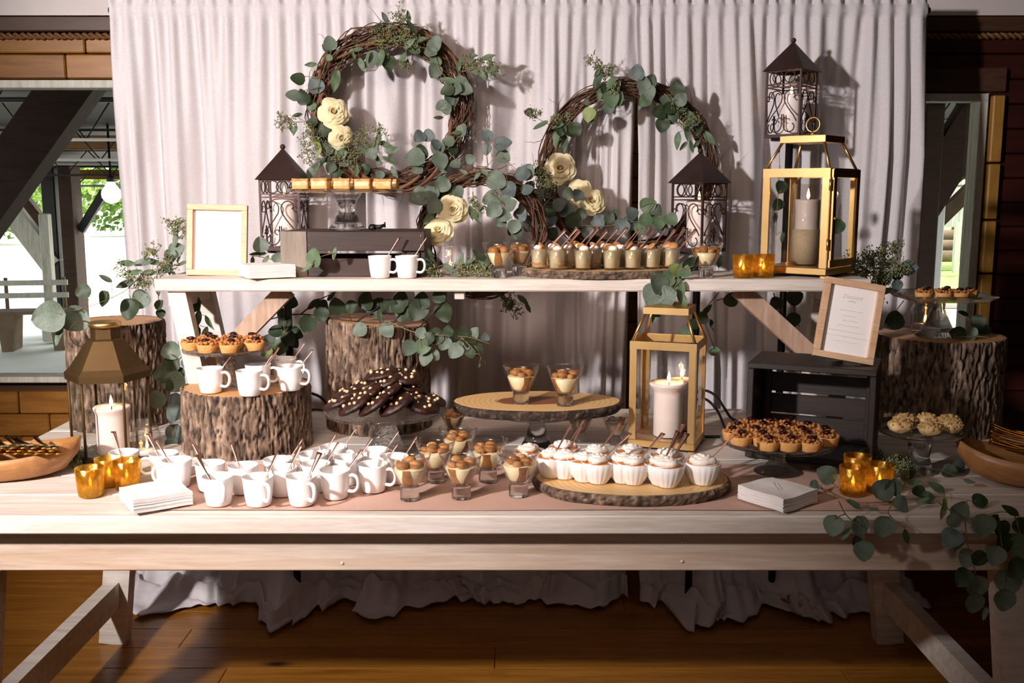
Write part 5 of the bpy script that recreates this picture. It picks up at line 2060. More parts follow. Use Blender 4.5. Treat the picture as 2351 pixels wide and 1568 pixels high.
# cables
def cable(label, pts, r=0.0042):
    P = [Vector(p) for p in pts]
    out = []
    for i in range(len(P) - 1):
        p0 = P[max(0, i - 1)]
        p1, p2 = P[i], P[i + 1]
        p3 = P[min(len(P) - 1, i + 2)]
        for k in range(8):
            t = k / 8
            out.append(0.5 * ((2 * p1) + (-p0 + p2) * t + (2 * p0 - 5 * p1 + 4 * p2 - p3) * t * t + (-p0 + 3 * p1 - 3 * p2 + p3) * t ** 3))
    out.append(P[-1])
    tag(MB().tube(out, r, 8).build('power_cable', 'rubber'), label, 'cable', 'black cables on the table')


cable('black cable arching highest behind the lower gold lantern', [at(1560, 935, 3.05), at(1605, 898, 3.05), at(1640, 906, 3.04), at(1665, 940, 3.03), at(1682, 962, 3.0), onz(1720, 975, TZ + 0.006)])
cable('black cable arching lower beside the black crate', [at(1560, 950, 3.02), at(1610, 915, 3.02), at(1645, 940, 3.0), at(1665, 985, 2.88), onz(1672, 1000, TZ + 0.006), onz(1600, 1003, TZ + 0.006), onz(1560, 1000, TZ + 0.006)])
cable('black cable lying behind the wide log riser', [at(716, 903, 3.0), at(736, 912, 3.02), at(752, 930, 3.04), onz(765, 950, TZ + 0.006)])
cable('black cable lying flat left of the middle log', [onz(700, 945, TZ + 0.006), onz(724, 940, TZ + 0.006), onz(752, 944, TZ + 0.006)])

# ------------------------------------------------------------------ foliage
def leaf_mesh(kind, seed, mat):
    n = 12
    hw = []
    for i in range(n + 1):
        s = i / n
        if kind == 'r':
            w = 0.47 * (math.sin(PI * min(1, s ** 0.72)) ** 0.62 if 0 < s < 1 else 0)
        else:
            w = 0.19 * (math.sin(PI * s ** 0.85) ** 0.85 if 0 < s < 1 else 0)
        hw.append(max(0.0, w))
    rr_ = random.Random(seed)
    curl = rr_.uniform(-0.16, 0.16)
    fold = rr_.uniform(0.10, 0.30)
    tw = rr_.uniform(-0.25, 0.25)
    vs = []
    for i in range(n + 1):
        s = i / n
        zc = curl * (s - 0.3) ** 2 * 2
        for k in (-1, -0.55, 0, 0.55, 1):
            x = k * hw[i]
            z = zc + fold * abs(x) + tw * x * s + 0.02 * math.sin(s * 9 + k * 2 + seed)
            vs.append((x, s, z))
    fs = [(i * 5 + k, i * 5 + k + 1, (i + 1) * 5 + k + 1, (i + 1) * 5 + k) for i in range(n) for k in range(4)]
    b = MB()
    b.add(vs, fs, None, True)
    return b.mesh('leaf', mat)


LEAF = {}
for kd in 'rl':
    for ck, mt in (('g', 'leaf_grey'), ('b', 'leaf_blue'), ('d', 'leaf_dark'), ('y', 'leaf_lime'), ('n', 'leaf_green')):
        LEAF[kd + ck] = [leaf_mesh(kd, s_ * 7 + 3, mt) for s_ in range(4)]

rl = random.Random(21)


def loc3(px, py, mode, jit=0.0):
    if isinstance(mode, tuple):
        if mode[0] == 'z':
            return onz(px, py, mode[1] + abs(jit))
        if mode[0] == 'ramp':      # depth varies between two image columns
            _, ax, Ya, bx, Yb = mode
            t = min(1, max(0, (px - ax) / (bx - ax)))
            return at(px, py, Ya + (Yb - Ya) * t + jit)
        if mode[0] == 'rampy':
            _, ay, Ya, by, Yb = mode
            t = min(1, max(0, (py - ay) / (by - ay)))
            return at(px, py, Ya + (Yb - Ya) * t + jit)
    return at(px, py, mode + jit)


def smooth_path(P, k=6):
    if len(P) < 3:
        return P
    out = []
    for i in range(len(P) - 1):
        p0 = P[max(0, i - 1)]
        p1, p2 = P[i], P[i + 1]
        p3 = P[min(len(P) - 1, i + 2)]
        for j in range(k):
            t = j / k
            out.append(0.5 * ((2 * p1) + (-p0 + p2) * t + (2 * p0 - 5 * p1 + 4 * p2 - p3) * t * t + (-p0 + 3 * p1 - 3 * p2 + p3) * t ** 3))
    out.append(P[-1])
    return out


def put_leaf(root, base, tip_dir, size, kind, face):
    L = tip_dir.normalized()
    nrm = face - L * face.dot(L)
    if nrm.length < 1e-4:
        nrm = L.orthogonal()
    nrm.normalize()
    wd = L.cross(nrm)
    M = Matrix(((wd.x, L.x, nrm.x, 0), (wd.y, L.y, nrm.y, 0), (wd.z, L.z, nrm.z, 0), (0, 0, 0, 1)))
    o = bpy.data.objects.new('leaf', rl.choice(LEAF[kind]))
    COL.objects.link(o)
    o.parent = root
    M = M @ Matrix.Scale(size, 4)
    M.translation = base - root.location
    o.matrix_basis = M
    return o


SEEDM = None


def seeds(root, pts, n=70, rad=0.028, mat='seed'):
    """branching sprays of tiny buds"""
    b = MB()
    st = MB()
    for c in pts:
        for k in range(n // 8):
            d = Vector((rl.gauss(0, 1), rl.gauss(0, 0.5), rl.gauss(0, 1))).normalized()
            e = c + d * rad * rl.uniform(0.6, 1.25)
            st.tube([c - root.location, (c + e) / 2 + Vector((0, 0, 0.002)) - root.location, e - root.location], 0.0006, 3)
            for q in range(8):
                f = c.lerp(e, rl.uniform(0.35, 1.05)) + Vector((rl.gauss(0, 1), rl.gauss(0, 1), rl.gauss(0, 1))) * 0.0045
                r = rl.uniform(0.0016, 0.0030)
                f = f - root.location
                b.add([f + Vector((r, 0, 0)), f + Vector((0, r, 0)), f + Vector((-r, 0, 0)), f + Vector((0, -r, 0)), f + Vector((0, 0, r * 1.5)), f + Vector((0, 0, -r))],
                      [(0, 1, 4), (1, 2, 4), (2, 3, 4), (3, 0, 4), (1, 0, 5), (2, 1, 5), (3, 2, 5), (0, 3, 5)], None, True)
    b.build('seed_buds', mat, root, kind='stuff')
    st.build('seed_stalks', 'stem', root, kind='stuff')


def sprig(label, mode, stems, leaves=(), seedpts=(), jit=0.02, seedn=70, seedr=28, group=None, stem_mat='stem', name='eucalyptus_sprig', auto=0, face=None, thick=0.0014, cat='greenery'):
    """stems: list of pixel polylines; leaves: (px,py,size,kind[,angle]) ; kind e.g. rg ld"""
    S = [[loc3(x, y, mode) for x, y in st] for st in stems]
    root = thing(name, label, cat, S[0][0], 0, group)
    paths = []
    tb_ = MB()
    for st in S:
        P = smooth_path(st)
        paths.append(P)
        tb_.tube([p - root.location for p in P], [thick * (1.1 - 0.6 * i / len(P)) for i in range(len(P))], 5)
    allp = [p for P in paths for p in P]
    F0 = face or Vector((0, -1, 0.15))
    lv = list(leaves)
    if auto:
        for P in paths:
            k = 0
            for i in range(2, len(P), max(1, int(len(P) / auto))):
                d = (P[min(i + 1, len(P) - 1)] - P[i - 1]).normalized()
                sd = d.cross(Vector((0, 1, 0))).normalized() * (1 if k % 2 else -1)
                k += 1
                tipd = (d * 0.5 + sd * 0.9 + Vector((0, rl.uniform(-.5, .3), rl.uniform(-0.3, 0.1)))).normalized()
                put_leaf(root, P[i] + tipd * 0.006, tipd, rl.uniform(0.030, 0.042), rl.choice(['rg', 'rb', 'rg', 'rn']), F0 + Vector((rl.uniform(-.6, .6), 0, rl.uniform(-.4, .5))))
    for lf in lv:
        px, py, s, kd = lf[:4]
        c = loc3(px, py, mode, rl.uniform(-jit, jit))
        sm = s * c.y * 1.02 / F
        near = min(allp, key=lambda p: (p - c).length)
        if len(lf) > 4:
            a = R(lf[4])
            d = Vector((math.cos(a), 0, math.sin(a)))
        else:
            d = c - near
            d.y *= 0.3
            if d.length < 0.006:
                d = Vector((rl.uniform(-1, 1), 0, rl.uniform(-1, 0.3)))
            d = d.normalized() + Vector((0, 0, -0.25))
            if mode and isinstance(mode, tuple) and mode[0] == 'z':
                d.z = 0.05
            d.normalize()
        d = (d + Vector((0, rl.uniform(-0.30, 0.10), 0))).normalized()
        base = c - d * sm * 0.5
        fc = F0 + Vector((rl.uniform(-.55, .35), 0, rl.uniform(-.25, .55)))
        if kd[0] == 'l':
            fc = F0 + Vector((rl.uniform(-.8, .5), 0, rl.uniform(-.6, .8)))
        put_leaf(root, base, d, sm * 1.04, kd, fc)
        if (near - base).length < 0.16:
            mid = (near + base) / 2 + Vector((0, 0, 0.004))
            tb_.tube([near - root.location, mid - root.location, base + d * sm * 0.1 - root.location], 0.0008, 4)
    tb_.build('stem', stem_mat, root)
    if seedpts:
        for e in seedpts:
            pass
        seeds(root, [loc3(x, y, mode, rl.uniform(-jit, jit)) for x, y in seedpts], seedn, seedr * (S[0][0].y) / F)
    return root


# ---- wreath rings
def wreath(label, c, Rm, rt, n, seed, tilt=0.0, sx=1.0, thick=6, cutoff=None):
    t = thing('grapevine_wreath', label, 'wreath', c, 0, 'grapevine wreaths on the white drapes')
    rr_ = random.Random(seed)
    b = MB()
    for k in range(n):
        N = 64
        ph = rr_.uniform(0, 2 * PI)
        tw = rr_.choice((-2, -1, 1, 2, 3))
        r0 = rt * math.sqrt(rr_.uniform(0.05, 1.1))
        pts = []
        a0 = rr_.uniform(0, 2 * PI)
        span = rr_.uniform(0.6, 1.05) * 2 * PI
        for i in range(N + 1):
            a = a0 + span * i / N
            q = noise.noise(Vector((math.cos(a) * 2 + k, math.sin(a) * 2, seed)))
            q2 = noise.noise(Vector((math.cos(a) * 3 + k * 2, math.sin(a) * 3, seed + 5)))
            th = ph + tw * a + q * 1.5
            rad = Rm + (r0 * (1 + 0.5 * q2)) * math.cos(th)
            pts.append((rad * math.cos(a) * sx, r0 * 0.8 * math.sin(th), rad * math.sin(a)))
        b.tube(pts, rr_.uniform(0.0012, 0.0026), 5)
    # loose tendrils
    for k in range(14):
        a = rr_.uniform(0, 2 * PI)
        p = Vector(((Rm + rt) * math.cos(a) * sx, -0.01, (Rm + rt * 0.9) * math.sin(a)))
        d = Vector((-math.sin(a), rr_.uniform(-.5, 0.1), math.cos(a))) * rr_.choice((-1, 1)) + Vector((math.cos(a), 0, math.sin(a))) * rr_.uniform(0.2, 0.8)
        d.normalize()
        pts = []
        for i in range(10):
            pts.append(p.copy())
            p += d * 0.008
            d = (d + Vector((rr_.gauss(0, .25), rr_.gauss(0, .12), rr_.gauss(0, .25)))).normalized()
        b.tube(pts, [0.0012 * (1 - i / 14) for i in range(10)], 4)
    b.build('twined_twigs', 'vine', t, kind='stuff')
    for k in range(thick):
        a0 = rr_.uniform(0, 2 * PI)
        span = rr_.uniform(1.0, 2.2)
        r0 = rt * 0.85
        ph = rr_.uniform(0, 2 * PI)
        pts = []
        for i in range(26):
            a = a0 + span * i / 25
            th = ph + 2.4 * (a - a0)
            rad = Rm + r0 * math.cos(th)
            pts.append((rad * math.cos(a) * sx, -abs(r0 * 0.9 * math.sin(th)) - 0.002, rad * math.sin(a)))
        b = MB().tube(pts, [0.0068 * (0.75 + 0.25 * math.sin(PI * i / 25)) for i in range(26)], 7)
        b.build('thick_vine', 'vine_thick', t)
    return t


W1Y, W2Y, W3Y = 3.46, 3.46, 3.15
w1 = at(896, 250, W1Y)
w2 = at(1440, 390, W2Y)
w3 = at(1107, 538, W3Y)
wreath('largest thick-vined wreath hanging upper left on the drapes', w1, 0.244, 0.040, 64, 1, sx=1.0, thick=9)
wreath('thin-twigged wreath hanging at right behind the lantern roof', w2, 0.278, 0.030, 56, 2, sx=1.0, thick=1)
wreath('small wreath hanging behind the bench centre', w3, 0.180, 0.026, 46, 3, sx=1.0, thick=0)
for c, Rr in ((w1, 0.262), (w2, 0.29), (w3, 0.19)):
    pass


# ---- roses
def petal_mesh(r0, r1, h, hw, curl, seed):
    n, m = 8, 8
    vs = []
    for j in range(m + 1):
        v = j / m
        w = hw * min(1.0, 0.35 + 0.95 * v)
        for i in range(n + 1):
            u = -1 + 2 * i / n
            vv = v * (1 - 0.16 * u ** 4)
            rad = r0 + (r1 - r0) * vv ** 1.5
            zz = h * math.sin(vv * PI / 2)
            if vv > 0.70:
                q = (vv - 0.70) / 0.30
                rad += curl * q * q
                zz -= curl * 0.7 * q * q
            a = u * w
            lip = 0.0010 * math.sin(u * 6 + seed) * v
            rr2 = rad + lip + 0.0012 * u
            vs.append((rr2 * math.cos(a), rr2 * math.sin(a), zz + lip))
    fs = [(j * (n + 1) + i, j * (n + 1) + i + 1, (j + 1) * (n + 1) + i + 1, (j + 1) * (n + 1) + i) for j in range(m) for i in range(n)]
    b = MB()
    b.add(vs, fs, None, True)
    return b.mesh('petal', 'petal')


PET = []
for lay, (r0, r1, h, hw, curl, cnt) in enumerate(((0.0045, 0.0070, 0.0385, 1.35, 0.0012, 3), (0.006, 0.0115, 0.038, 1.1, 0.0025, 4), (0.007, 0.0165, 0.036, 0.95, 0.004, 5),
                                                  (0.008, 0.0215, 0.033, 0.90, 0.006, 5), (0.008, 0.0270, 0.028, 0.85, 0.009, 5), (0.008, 0.0310, 0.020, 0.80, 0.012, 5))):
    PET.append(([petal_mesh(r0, r1, h, hw, curl, lay * 10 + s_) for s_ in range(2)], cnt))


def rose(label, px, py, Y, size_px, face, layers=6):
    c = at(px, py, Y)
    f = Vector(face).normalized()
    t = thing('rose', label, 'rose', c, 0, 'pale yellow roses')
    t.rotation_euler = f.to_track_quat('Z', 'Y').to_euler()
    sc = (size_px * Y / F) / 0.042
    t.scale = (sc, sc, sc)
    for lay in range(layers):
        ms, cnt = PET[lay]
        for k in range(cnt):
            o = bpy.data.objects.new('petal', ms[k % 2])
            COL.objects.link(o)
            o.parent = t
            o.location = (0, 0, -0.020)
            o.rotation_euler = (rnd.uniform(-.08, .08), rnd.uniform(-.08, .08), 2 * PI * k / cnt + lay * 0.9 + rnd.uniform(-.12, .12))
    bud = MB()
    for q in range(3):
        pts = []
        for i in range(22):
            s_ = i / 21
            an = s_ * 2 * PI * 1.15 + q * 2.1
            rr_ = 0.0012 + 0.0052 * s_
            pts.append((rr_ * math.cos(an), rr_ * math.sin(an)))
        vs = [(x, y, -0.018) for x, y in pts] + [(x, y, 0.0185 - 0.003 * (i / 21)) for i, (x, y) in enumerate(pts)]
        bud.add(vs, [(i, i + 1, 22 + i + 1, 22 + i) for i in range(21)], None, True)
    bud.lathe([(0.0045, -0.018), (0.0045, 0.012), (0.001, 0.014)], 10)
    bud.build('bud', 'petal', t)
    MB().lathe([(0.001, -0.032), (0.007, -0.030), (0.010, -0.022), (0.008, -0.018)], 12).build('calyx', 'leaf_green', t)
    return t


rose('upper pale yellow rose on the large left wreath', 766, 257, W1Y - 0.065, 36, (0.35, -1, 0.25))
rose('lower smaller yellow rose on the large left wreath', 784, 316, W1Y - 0.065, 29, (0.5, -1, -0.25))
rose('upper yellow rose on the small centre wreath', 1040, 480, W3Y - 0.055, 36, (0.15, -1, 0.15))
rose('lower yellow rose on the small wreath beside the crate', 1006, 529, W3Y - 0.065, 36, (-0.1, -1, 0.45))
rose('topmost yellow rose of three on the right wreath', 1286, 387, W2Y - 0.06, 37, (-0.05, -1, 0.1))
rose('middle yellow rose of three with a leaf across it', 1328, 440, W2Y - 0.06, 31, (-0.25, -1, 0.2))
rose('lowest yellow rose of three on the right wreath', 1358, 462, W2Y - 0.085, 33, (0.1, -1, 0.35))

G1 = 'eucalyptus sprigs on the wreaths'
Yw = W1Y - 0.055
# ---- wreath 1 sprigs
sprig('seeded eucalyptus tuft rising from the top of the left wreath', Yw, [[(950, 108), (925, 60), (912, 12)], [(930, 80), (885, 40)], [(940, 85), (975, 60)]],
      [(885, 42, 30, 'ld', 120), (868, 60, 26, 'ld', 190), (938, 38, 26, 'ln', 100), (945, 62, 36, 'ld', 130), (955, 78, 32, 'ld', 140), (925, 88, 26, 'ln'), (905, 88, 26, 'ln'), (968, 92, 34, 'ln'), (1000, 98, 30, 'rg'), (990, 118, 30, 'rg'), (940, 100, 34, 'ln', 40)],
      [(915, 25), (918, 55), (905, 68), (880, 72), (870, 80), (930, 70), (900, 85), (950, 95), (925, 95)], seedr=22)
sprig('leaves hanging inside the top of the left wreath', Yw, [[(800, 110), (850, 100), (930, 108), (1000, 110)]],
      [(818, 115, 32, 'ln', 190), (845, 130, 26, 'ln', 260), (812, 128, 20, 'ln'), (830, 148, 34, 'ln', 290), (874, 94, 26, 'ly', 180), (858, 137, 40, 'rg', 240), (876, 132, 40, 'ln', 265), (892, 145, 36, 'rd', 275),
       (925, 135, 36, 'ln', 245), (935, 148, 26, 'ln', 265), (756, 133, 16, 'rn'), (770, 185, 54, 'ln', 260), (950, 112, 30, 'rn')], [(930, 150), (880, 118)], seedr=14)
sprig('round leaves standing out from the left wreath upper left', Yw, [[(760, 120), (735, 180), (720, 235)], [(735, 180), (700, 175)], [(735, 200), (690, 210)]],
      [(757, 100, 32, 'rg', 100), (746, 112, 22, 'ld', 120), (714, 148, 28, 'ln', 185), (684, 182, 32, 'rd', 170), (725, 196, 38, 'rb', 110), (673, 220, 32, 'rg', 175), (697, 223, 36, 'rd', 110), (716, 243, 24, 'rn')])
sprig('dense dark sprig low on the left wreath beside the roses', Yw, [[(725, 250), (720, 300), (745, 350), (800, 385)], [(725, 280), (650, 280)], [(722, 320), (700, 345)]],
      [(683, 264, 24, 'ld', 190), (670, 297, 26, 'ln', 290), (678, 300, 24, 'ln', 250), (726, 330, 34, 'ly', 130), (733, 350, 24, 'ly'), (768, 325, 30, 'rg'), (745, 300, 30, 'rd'), (752, 340, 34, 'rd'), (786, 352, 22, 'rn'), (790, 368, 30, 'rg'),
       (757, 366, 32, 'ld'), (740, 372, 30, 'ld'), (728, 382, 24, 'ln', 250), (716, 398, 26, 'rg', 260), (730, 290, 26, 'rd'), (717, 280, 24, 'rd'), (760, 385, 26, 'rd'), (775, 345, 30, 'ln')],
      [(645, 279), (668, 275), (655, 282), (712, 295), (704, 325), (715, 345), (708, 360), (720, 315), (790, 345), (800, 365), (812, 375), (770, 358), (735, 285)], seedr=20)
sprig('willowy sprig along the bottom inside of the left wreath', Yw, [[(800, 350), (850, 355), (910, 380)], [(850, 355), (870, 300)], [(855, 355), (830, 310)]],
      [(870, 318, 34, 'ln', 80), (885, 332, 36, 'ln', 340), (860, 337, 30, 'ln'), (903, 345, 34, 'ln', 20), (895, 368, 38, 'ln', 335), (866, 362, 36, 'ln', 300), (855, 352, 28, 'rg'), (835, 345, 30, 'ln'), (818, 392, 28, 'ln', 80), (840, 388, 26, 'rd'),
       (872, 402, 22, 'rg'), (905, 395, 30, 'lg', 300), (772, 400, 30, 'rd')],
      [(835, 305), (828, 325), (868, 300), (872, 312), (850, 335), (815, 335)], seedr=18)
sprig('grey round leaves at the lower right of the left wreath', Yw, [[(1070, 290), (1040, 330), (985, 370), (940, 395)], [(1020, 350), (970, 310)], [(1030, 350), (1060, 380)]],
      [(963, 314, 30, 'rb'), (985, 312, 30, 'rb'), (1000, 332, 26, 'rb'), (1030, 325, 28, 'rg'), (1004, 338, 34, 'rg'), (1010, 370, 40, 'rg', 280), (953, 363, 46, 'rg', 200), (965, 350, 36, 'rd', 90), (958, 389, 26, 'rg', 200), (1040, 343, 26, 'rd'),
       (1045, 378, 26, 'rg'), (1080, 365, 24, 'rg'), (1062, 300, 30, 'rg', 60), (1048, 305, 26, 'ln'), (1020, 385, 24, 'rn')])
sprig('layered leaves on the right side of the left wreath', Yw, [[(990, 95), (1010, 160), (1045, 205), (1030, 260)]],
      [(994, 110, 32, 'rg', 250), (1000, 142, 28, 'rn'), (998, 163, 34, 'rg', 240), (1030, 185, 38, 'ln', 170), (1060, 190, 32, 'rg', 350), (1068, 205, 34, 'rg', 340), (1028, 207, 30, 'rd', 200), (1022, 210, 22, 'rg'), (1038, 228, 34, 'rd', 270),
       (1015, 244, 30, 'rg', 210), (1007, 270, 22, 'ld', 180), (1050, 205, 32, 'rg'), (1024, 250, 26, 'rg'), (1040, 195, 28, 'rd')])
sprig('seeded tuft pointing right from the left wreath', Yw, [[(1060, 165), (1100, 155), (1150, 150)]],
      [(1053, 150, 30, 'ln', 80), (1085, 128, 24, 'ln', 5), (1120, 132, 36, 'ln', 15), (1108, 172, 30, 'ln', 300), (1130, 160, 32, 'ln', 340), (1090, 165, 26, 'ln', 330)],
      [(1075, 150), (1095, 150), (1110, 145), (1125, 150), (1135, 158), (1120, 162), (1075, 132)], seedr=18)

# ---- wreath 3 (small, centre)
Yc = W3Y - 0.05
sprig('grey leaf sprig over the top of the small centre wreath', Yc, [[(1020, 430), (1070, 400), (1120, 380), (1150, 330)], [(1120, 380), (1112, 310)], [(1130, 360), (1160, 365)]],
      [(1015, 424, 38, 'rg', 220), (1052, 440, 28, 'rg', 300), (1096, 404, 26, 'lg', 230), (1113, 396, 26, 'lg', 320), (1140, 414, 46, 'rg', 330), (1117, 310, 30, 'rb', 120), (1118, 343, 26, 'rb', 260), (1155, 331, 40, 'rb', 10), (1155, 360, 34, 'rg', 330),
       (1170, 434, 38, 'rb', 290), (1128, 457, 40, 'rg', 200), (1161, 458, 28, 'rg'), (1065, 395, 22, 'lg'), (1200, 400, 34, 'rb', 0), (1212, 396, 36, 'rg', 60)])
sprig('broad leaves left of the yellow roses on the small wreath', Yc, [[(1030, 440), (990, 445), (965, 470)]],
      [(963, 452, 44, 'rg', 200), (992, 443, 34, 'rg', 130), (997, 473, 38, 'rg', 230), (985, 500, 40, 'ln', 230), (1045, 442, 28, 'rn', 80), (1010, 450, 26, 'rd')])
sprig('trailing leaves down the inside right of the small wreath', Yc, [[(1120, 440), (1165, 480), (1185, 540)], [(1085, 440), (1095, 500)]],
      [(1134, 483, 38, 'rg', 220), (1156, 495, 34, 'rg', 220), (1196, 492, 32, 'rb', 300), (1180, 520, 32, 'rg', 250), (1186, 535, 30, 'rd', 260), (1092, 495, 42, 'ln', 300), (1082, 488, 34, 'ln', 280), (1175, 470, 30, 'rg'), (1210, 436, 30, 'rb'), (1150, 510, 26, 'rg')],
      [(1088, 458), (1096, 470), (1100, 482)], seedr=14)
sprig('seeded sprig at the bottom of the small wreath under the bench', W3Y - 0.04, [[(1130, 672), (1165, 685), (1200, 700)]],
      [(1155, 680, 34, 'ld', 300), (1200, 688, 34, 'ln', 320), (1212, 706, 26, 'ln', 300), (1175, 700, 24, 'ld')], [(1165, 690), (1172, 705), (1180, 718), (1160, 705)], seedr=16)

# ---- wreath 2 lower-left cluster
Yd = W2Y - 0.06
sprig('thick cluster of blue-grey leaves where two wreaths meet', W2Y - 0.12, [[(1200, 400), (1230, 450), (1250, 500), (1240, 545)], [(1240, 470), (1300, 480)]],
      [(1209, 395, 38, 'rb', 60), (1231, 454, 44, 'rb', 40), (1244, 479, 38, 'rb', 260), (1197, 491, 28, 'rb', 200), (1217, 514, 38, 'rb', 240), (1247, 514, 34, 'rb', 280), (1264, 505, 32, 'rb', 20), (1284, 470, 32, 'rb', 20), (1298, 484, 38, 'rb', 340),
       (1180, 528, 32, 'rd', 220), (1239, 538, 32, 'rg', 200), (1267, 538, 32, 'rd', 300), (1304, 444, 28, 'rg', 80), (1215, 430, 30, 'rd'), (1253, 440, 30, 'rd', 60), (1225, 475, 32, 'rd'), (1265, 480, 34, 'rd'), (1203, 470, 30, 'rd'), (1230, 500, 32, 'rd'), (1190, 445, 30, 'rb', 200), (1186, 412, 30, 'rb', 200)],
      [(1238, 400), (1252, 412), (1262, 420), (1248, 428)], seedr=18)
sprig('leaf cluster along the bottom of the right wreath', W2Y - 0.12, [[(1300, 510), (1370, 520), (1450, 510), (1530, 500)], [(1470, 505), (1500, 465)]],
      [(1316, 508, 38, 'rd', 320), (1350, 533, 32, 'rb', 260), (1374, 508, 34, 'rb', 60), (1427, 521, 38, 'rb', 240), (1448, 512, 36, 'rb', 10), (1450, 490, 32, 'rb', 130), (1488, 471, 38, 'rn', 20), (1505, 486, 36, 'rd', 70), (1512, 511, 34, 'rn'), (1521, 527, 32, 'rb', 300),
       (1481, 506, 34, 'rn', 200), (1470, 525, 28, 'rn'), (1540, 505, 34, 'rn'), (1400, 500, 26, 'rd'), (1335, 490, 28, 'rd'), (1411, 493, 24, 'rd')])
sprig('single leaf lying across the middle yellow rose', W2Y - 0.15, [[(1345, 475), (1330, 455)]], [(1327, 447, 28, 'rb', 125)], jit=0)
# ---- wreath 2 top
sprig('sprig with seeds at the top left of the right wreath', Yd, [[(1440, 175), (1400, 175), (1370, 150), (1355, 130)], [(1405, 180), (1380, 240)]],
      [(1373, 183, 46, 'ld', 70), (1400, 194, 46, 'ln', 230), (1376, 218, 34, 'ln', 260), (1403, 227, 38, 'rn', 280), (1397, 250, 28, 'rg', 270), (1424, 228, 36, 'ln', 260), (1346, 235, 14, 'rg'), (1354, 263, 32, 'ry', 250), (1359, 277, 22, 'ld', 280), (1388, 205, 24, 'rd'), (1420, 195, 26, 'ln'), (1372, 165, 26, 'ln')],
      [(1358, 135), (1368, 145), (1380, 155), (1390, 165), (1400, 160), (1412, 205)], seedr=15)
sprig('round leaves standing on top of the right wreath', Yd, [[(1440, 190), (1480, 195), (1500, 225)]],
      [(1464, 167, 36, 'rb', 85), (1478, 192, 32, 'rg', 100), (1494, 186, 30, 'rd', 60), (1487, 214, 38, 'rg', 280), (1470, 244, 22, 'ln', 250), (1480, 232, 30, 'rn')])
sprig('dark sprig down the right shoulder of the right wreath', Yd, [[(1525, 215), (1560, 260), (1600, 310), (1625, 330)], [(1545, 250), (1520, 280)]],
      [(1555, 202, 34, 'rd', 100), (1563, 228, 32, 'rg', 60), (1529, 234, 34, 'rg', 150), (1544, 268, 32, 'rd', 260), (1513, 258, 34, 'rd', 180), (1521, 288, 34, 'rd', 260), (1583, 263, 38, 'ln', 330), (1577, 303, 38, 'ln', 280), (1556, 322, 40, 'ln', 265), (1588, 337, 30, 'ln', 280),
       (1628, 316, 42, 'ln', 310), (1605, 300, 30, 'ld'), (1535, 250, 30, 'rd'), (1600, 330, 24, 'ld'), (1570, 335, 26, 'ln'), (1565, 245, 28, 'rd'), (1592, 285, 24, 'ld')],
      [(1545, 245), (1562, 262), (1575, 272), (1585, 285), (1568, 285), (1595, 275), (1558, 250)], seedr=17)
sprig('pointed leaves on the left shoulder of the right wreath', Yd, [[(1340, 240), (1300, 290), (1280, 320)], [(1290, 300), (1240, 275), (1215, 258)]],
      [(1214, 258, 20, 'rd', 180), (1242, 288, 38, 'ln', 210), (1277, 317, 42, 'ln', 260), (1287, 298, 28, 'rd'), (1307, 298, 36, 'rd', 300), (1322, 298, 32, 'rd', 290), (1295, 328, 46, 'ln', 270), (1282, 290, 30, 'ln', 200)],
      [(1232, 262), (1222, 258), (1278, 275), (1300, 270)], seedr=12)
sprig('seeded tuft right of the topmost rose of three', Yd - 0.01, [[(1245, 395), (1262, 415)]], [(1236, 396, 26, 'rd')], [(1240, 385), (1250, 400), (1262, 405), (1272, 418), (1258, 425)], seedr=18)

# ---- bench garlands
G2 = 'eucalyptus branches of the garland'
sprig('eucalyptus branch at the left end of the bench', ('ramp', 100, 2.62, 420, 2.90), [[(445, 600), (380, 615), (320, 640), (280, 672), (200, 705), (110, 722)], [(395, 610), (400, 560), (402, 510)], [(360, 630), (365, 700)]],
      [(290, 604, 40, 'ln', 175), (330, 603, 52, 'lg', 190), (404, 548, 38, 'lg', 80), (406, 573, 36, 'rg', 20), (393, 588, 34, 'rd', 260), (288, 652, 44, 'ld', 200), (324, 688, 46, 'rg', 230), (243, 640, 32, 'ld', 150), (192, 670, 36, 'rd', 200), (240, 686, 38, 'rd', 240),
       (362, 661, 36, 'ld', 280), (380, 620, 36, 'ld', 10), (366, 700, 26, 'rd'), (369, 720, 22, 'rd'), (112, 728, 74, 'rg', 190), (172, 733, 62, 'rg', 215), (137, 768, 52, 'lg', 250), (300, 710, 50, 'rd', 250), (350, 600, 36, 'ln', 160), (420, 605, 32, 'ln', 20), (345, 625, 36, 'ln', 180), (310, 625, 34, 'ln', 190), (412, 592, 28, 'ln', 60)],
      [(402, 512), (410, 522), (420, 532), (394, 520), (352, 572), (340, 578), (380, 605), (370, 618), (386, 626), (330, 640), (318, 650), (340, 652), (281, 624), (290, 634), (395, 612)], seedr=20, group=G2)
sprig('eucalyptus trailing down between the two left logs', ('rampy', 680, 2.84, 960, 2.72), [[(462, 690), (450, 740), (405, 830), (385, 900), (398, 1000)], [(405, 830), (440, 800)]],
      [(431, 784, 50, 'rg', 60), (392, 805, 44, 'rg', 200), (394, 836, 44, 'rd', 210), (436, 832, 38, 'rb', 320), (372, 860, 40, 'rd', 200), (399, 877, 52, 'rg', 200), (363, 917, 44, 'rg', 240), (402, 925, 46, 'rb', 300), (400, 950, 46, 'rb', 240), (402, 998, 50, 'rb', 260), (398, 1022, 40, 'rb', 260),
       (441, 700, 46, 'rd', 220), (455, 730, 40, 'ld', 260), (470, 765, 34, 'ln', 250), (480, 740, 40, 'ln', 300), (445, 762, 34, 'rd', 200), (410, 860, 34, 'rd', 300), (385, 885, 30, 'rd', 220)], group=G2)
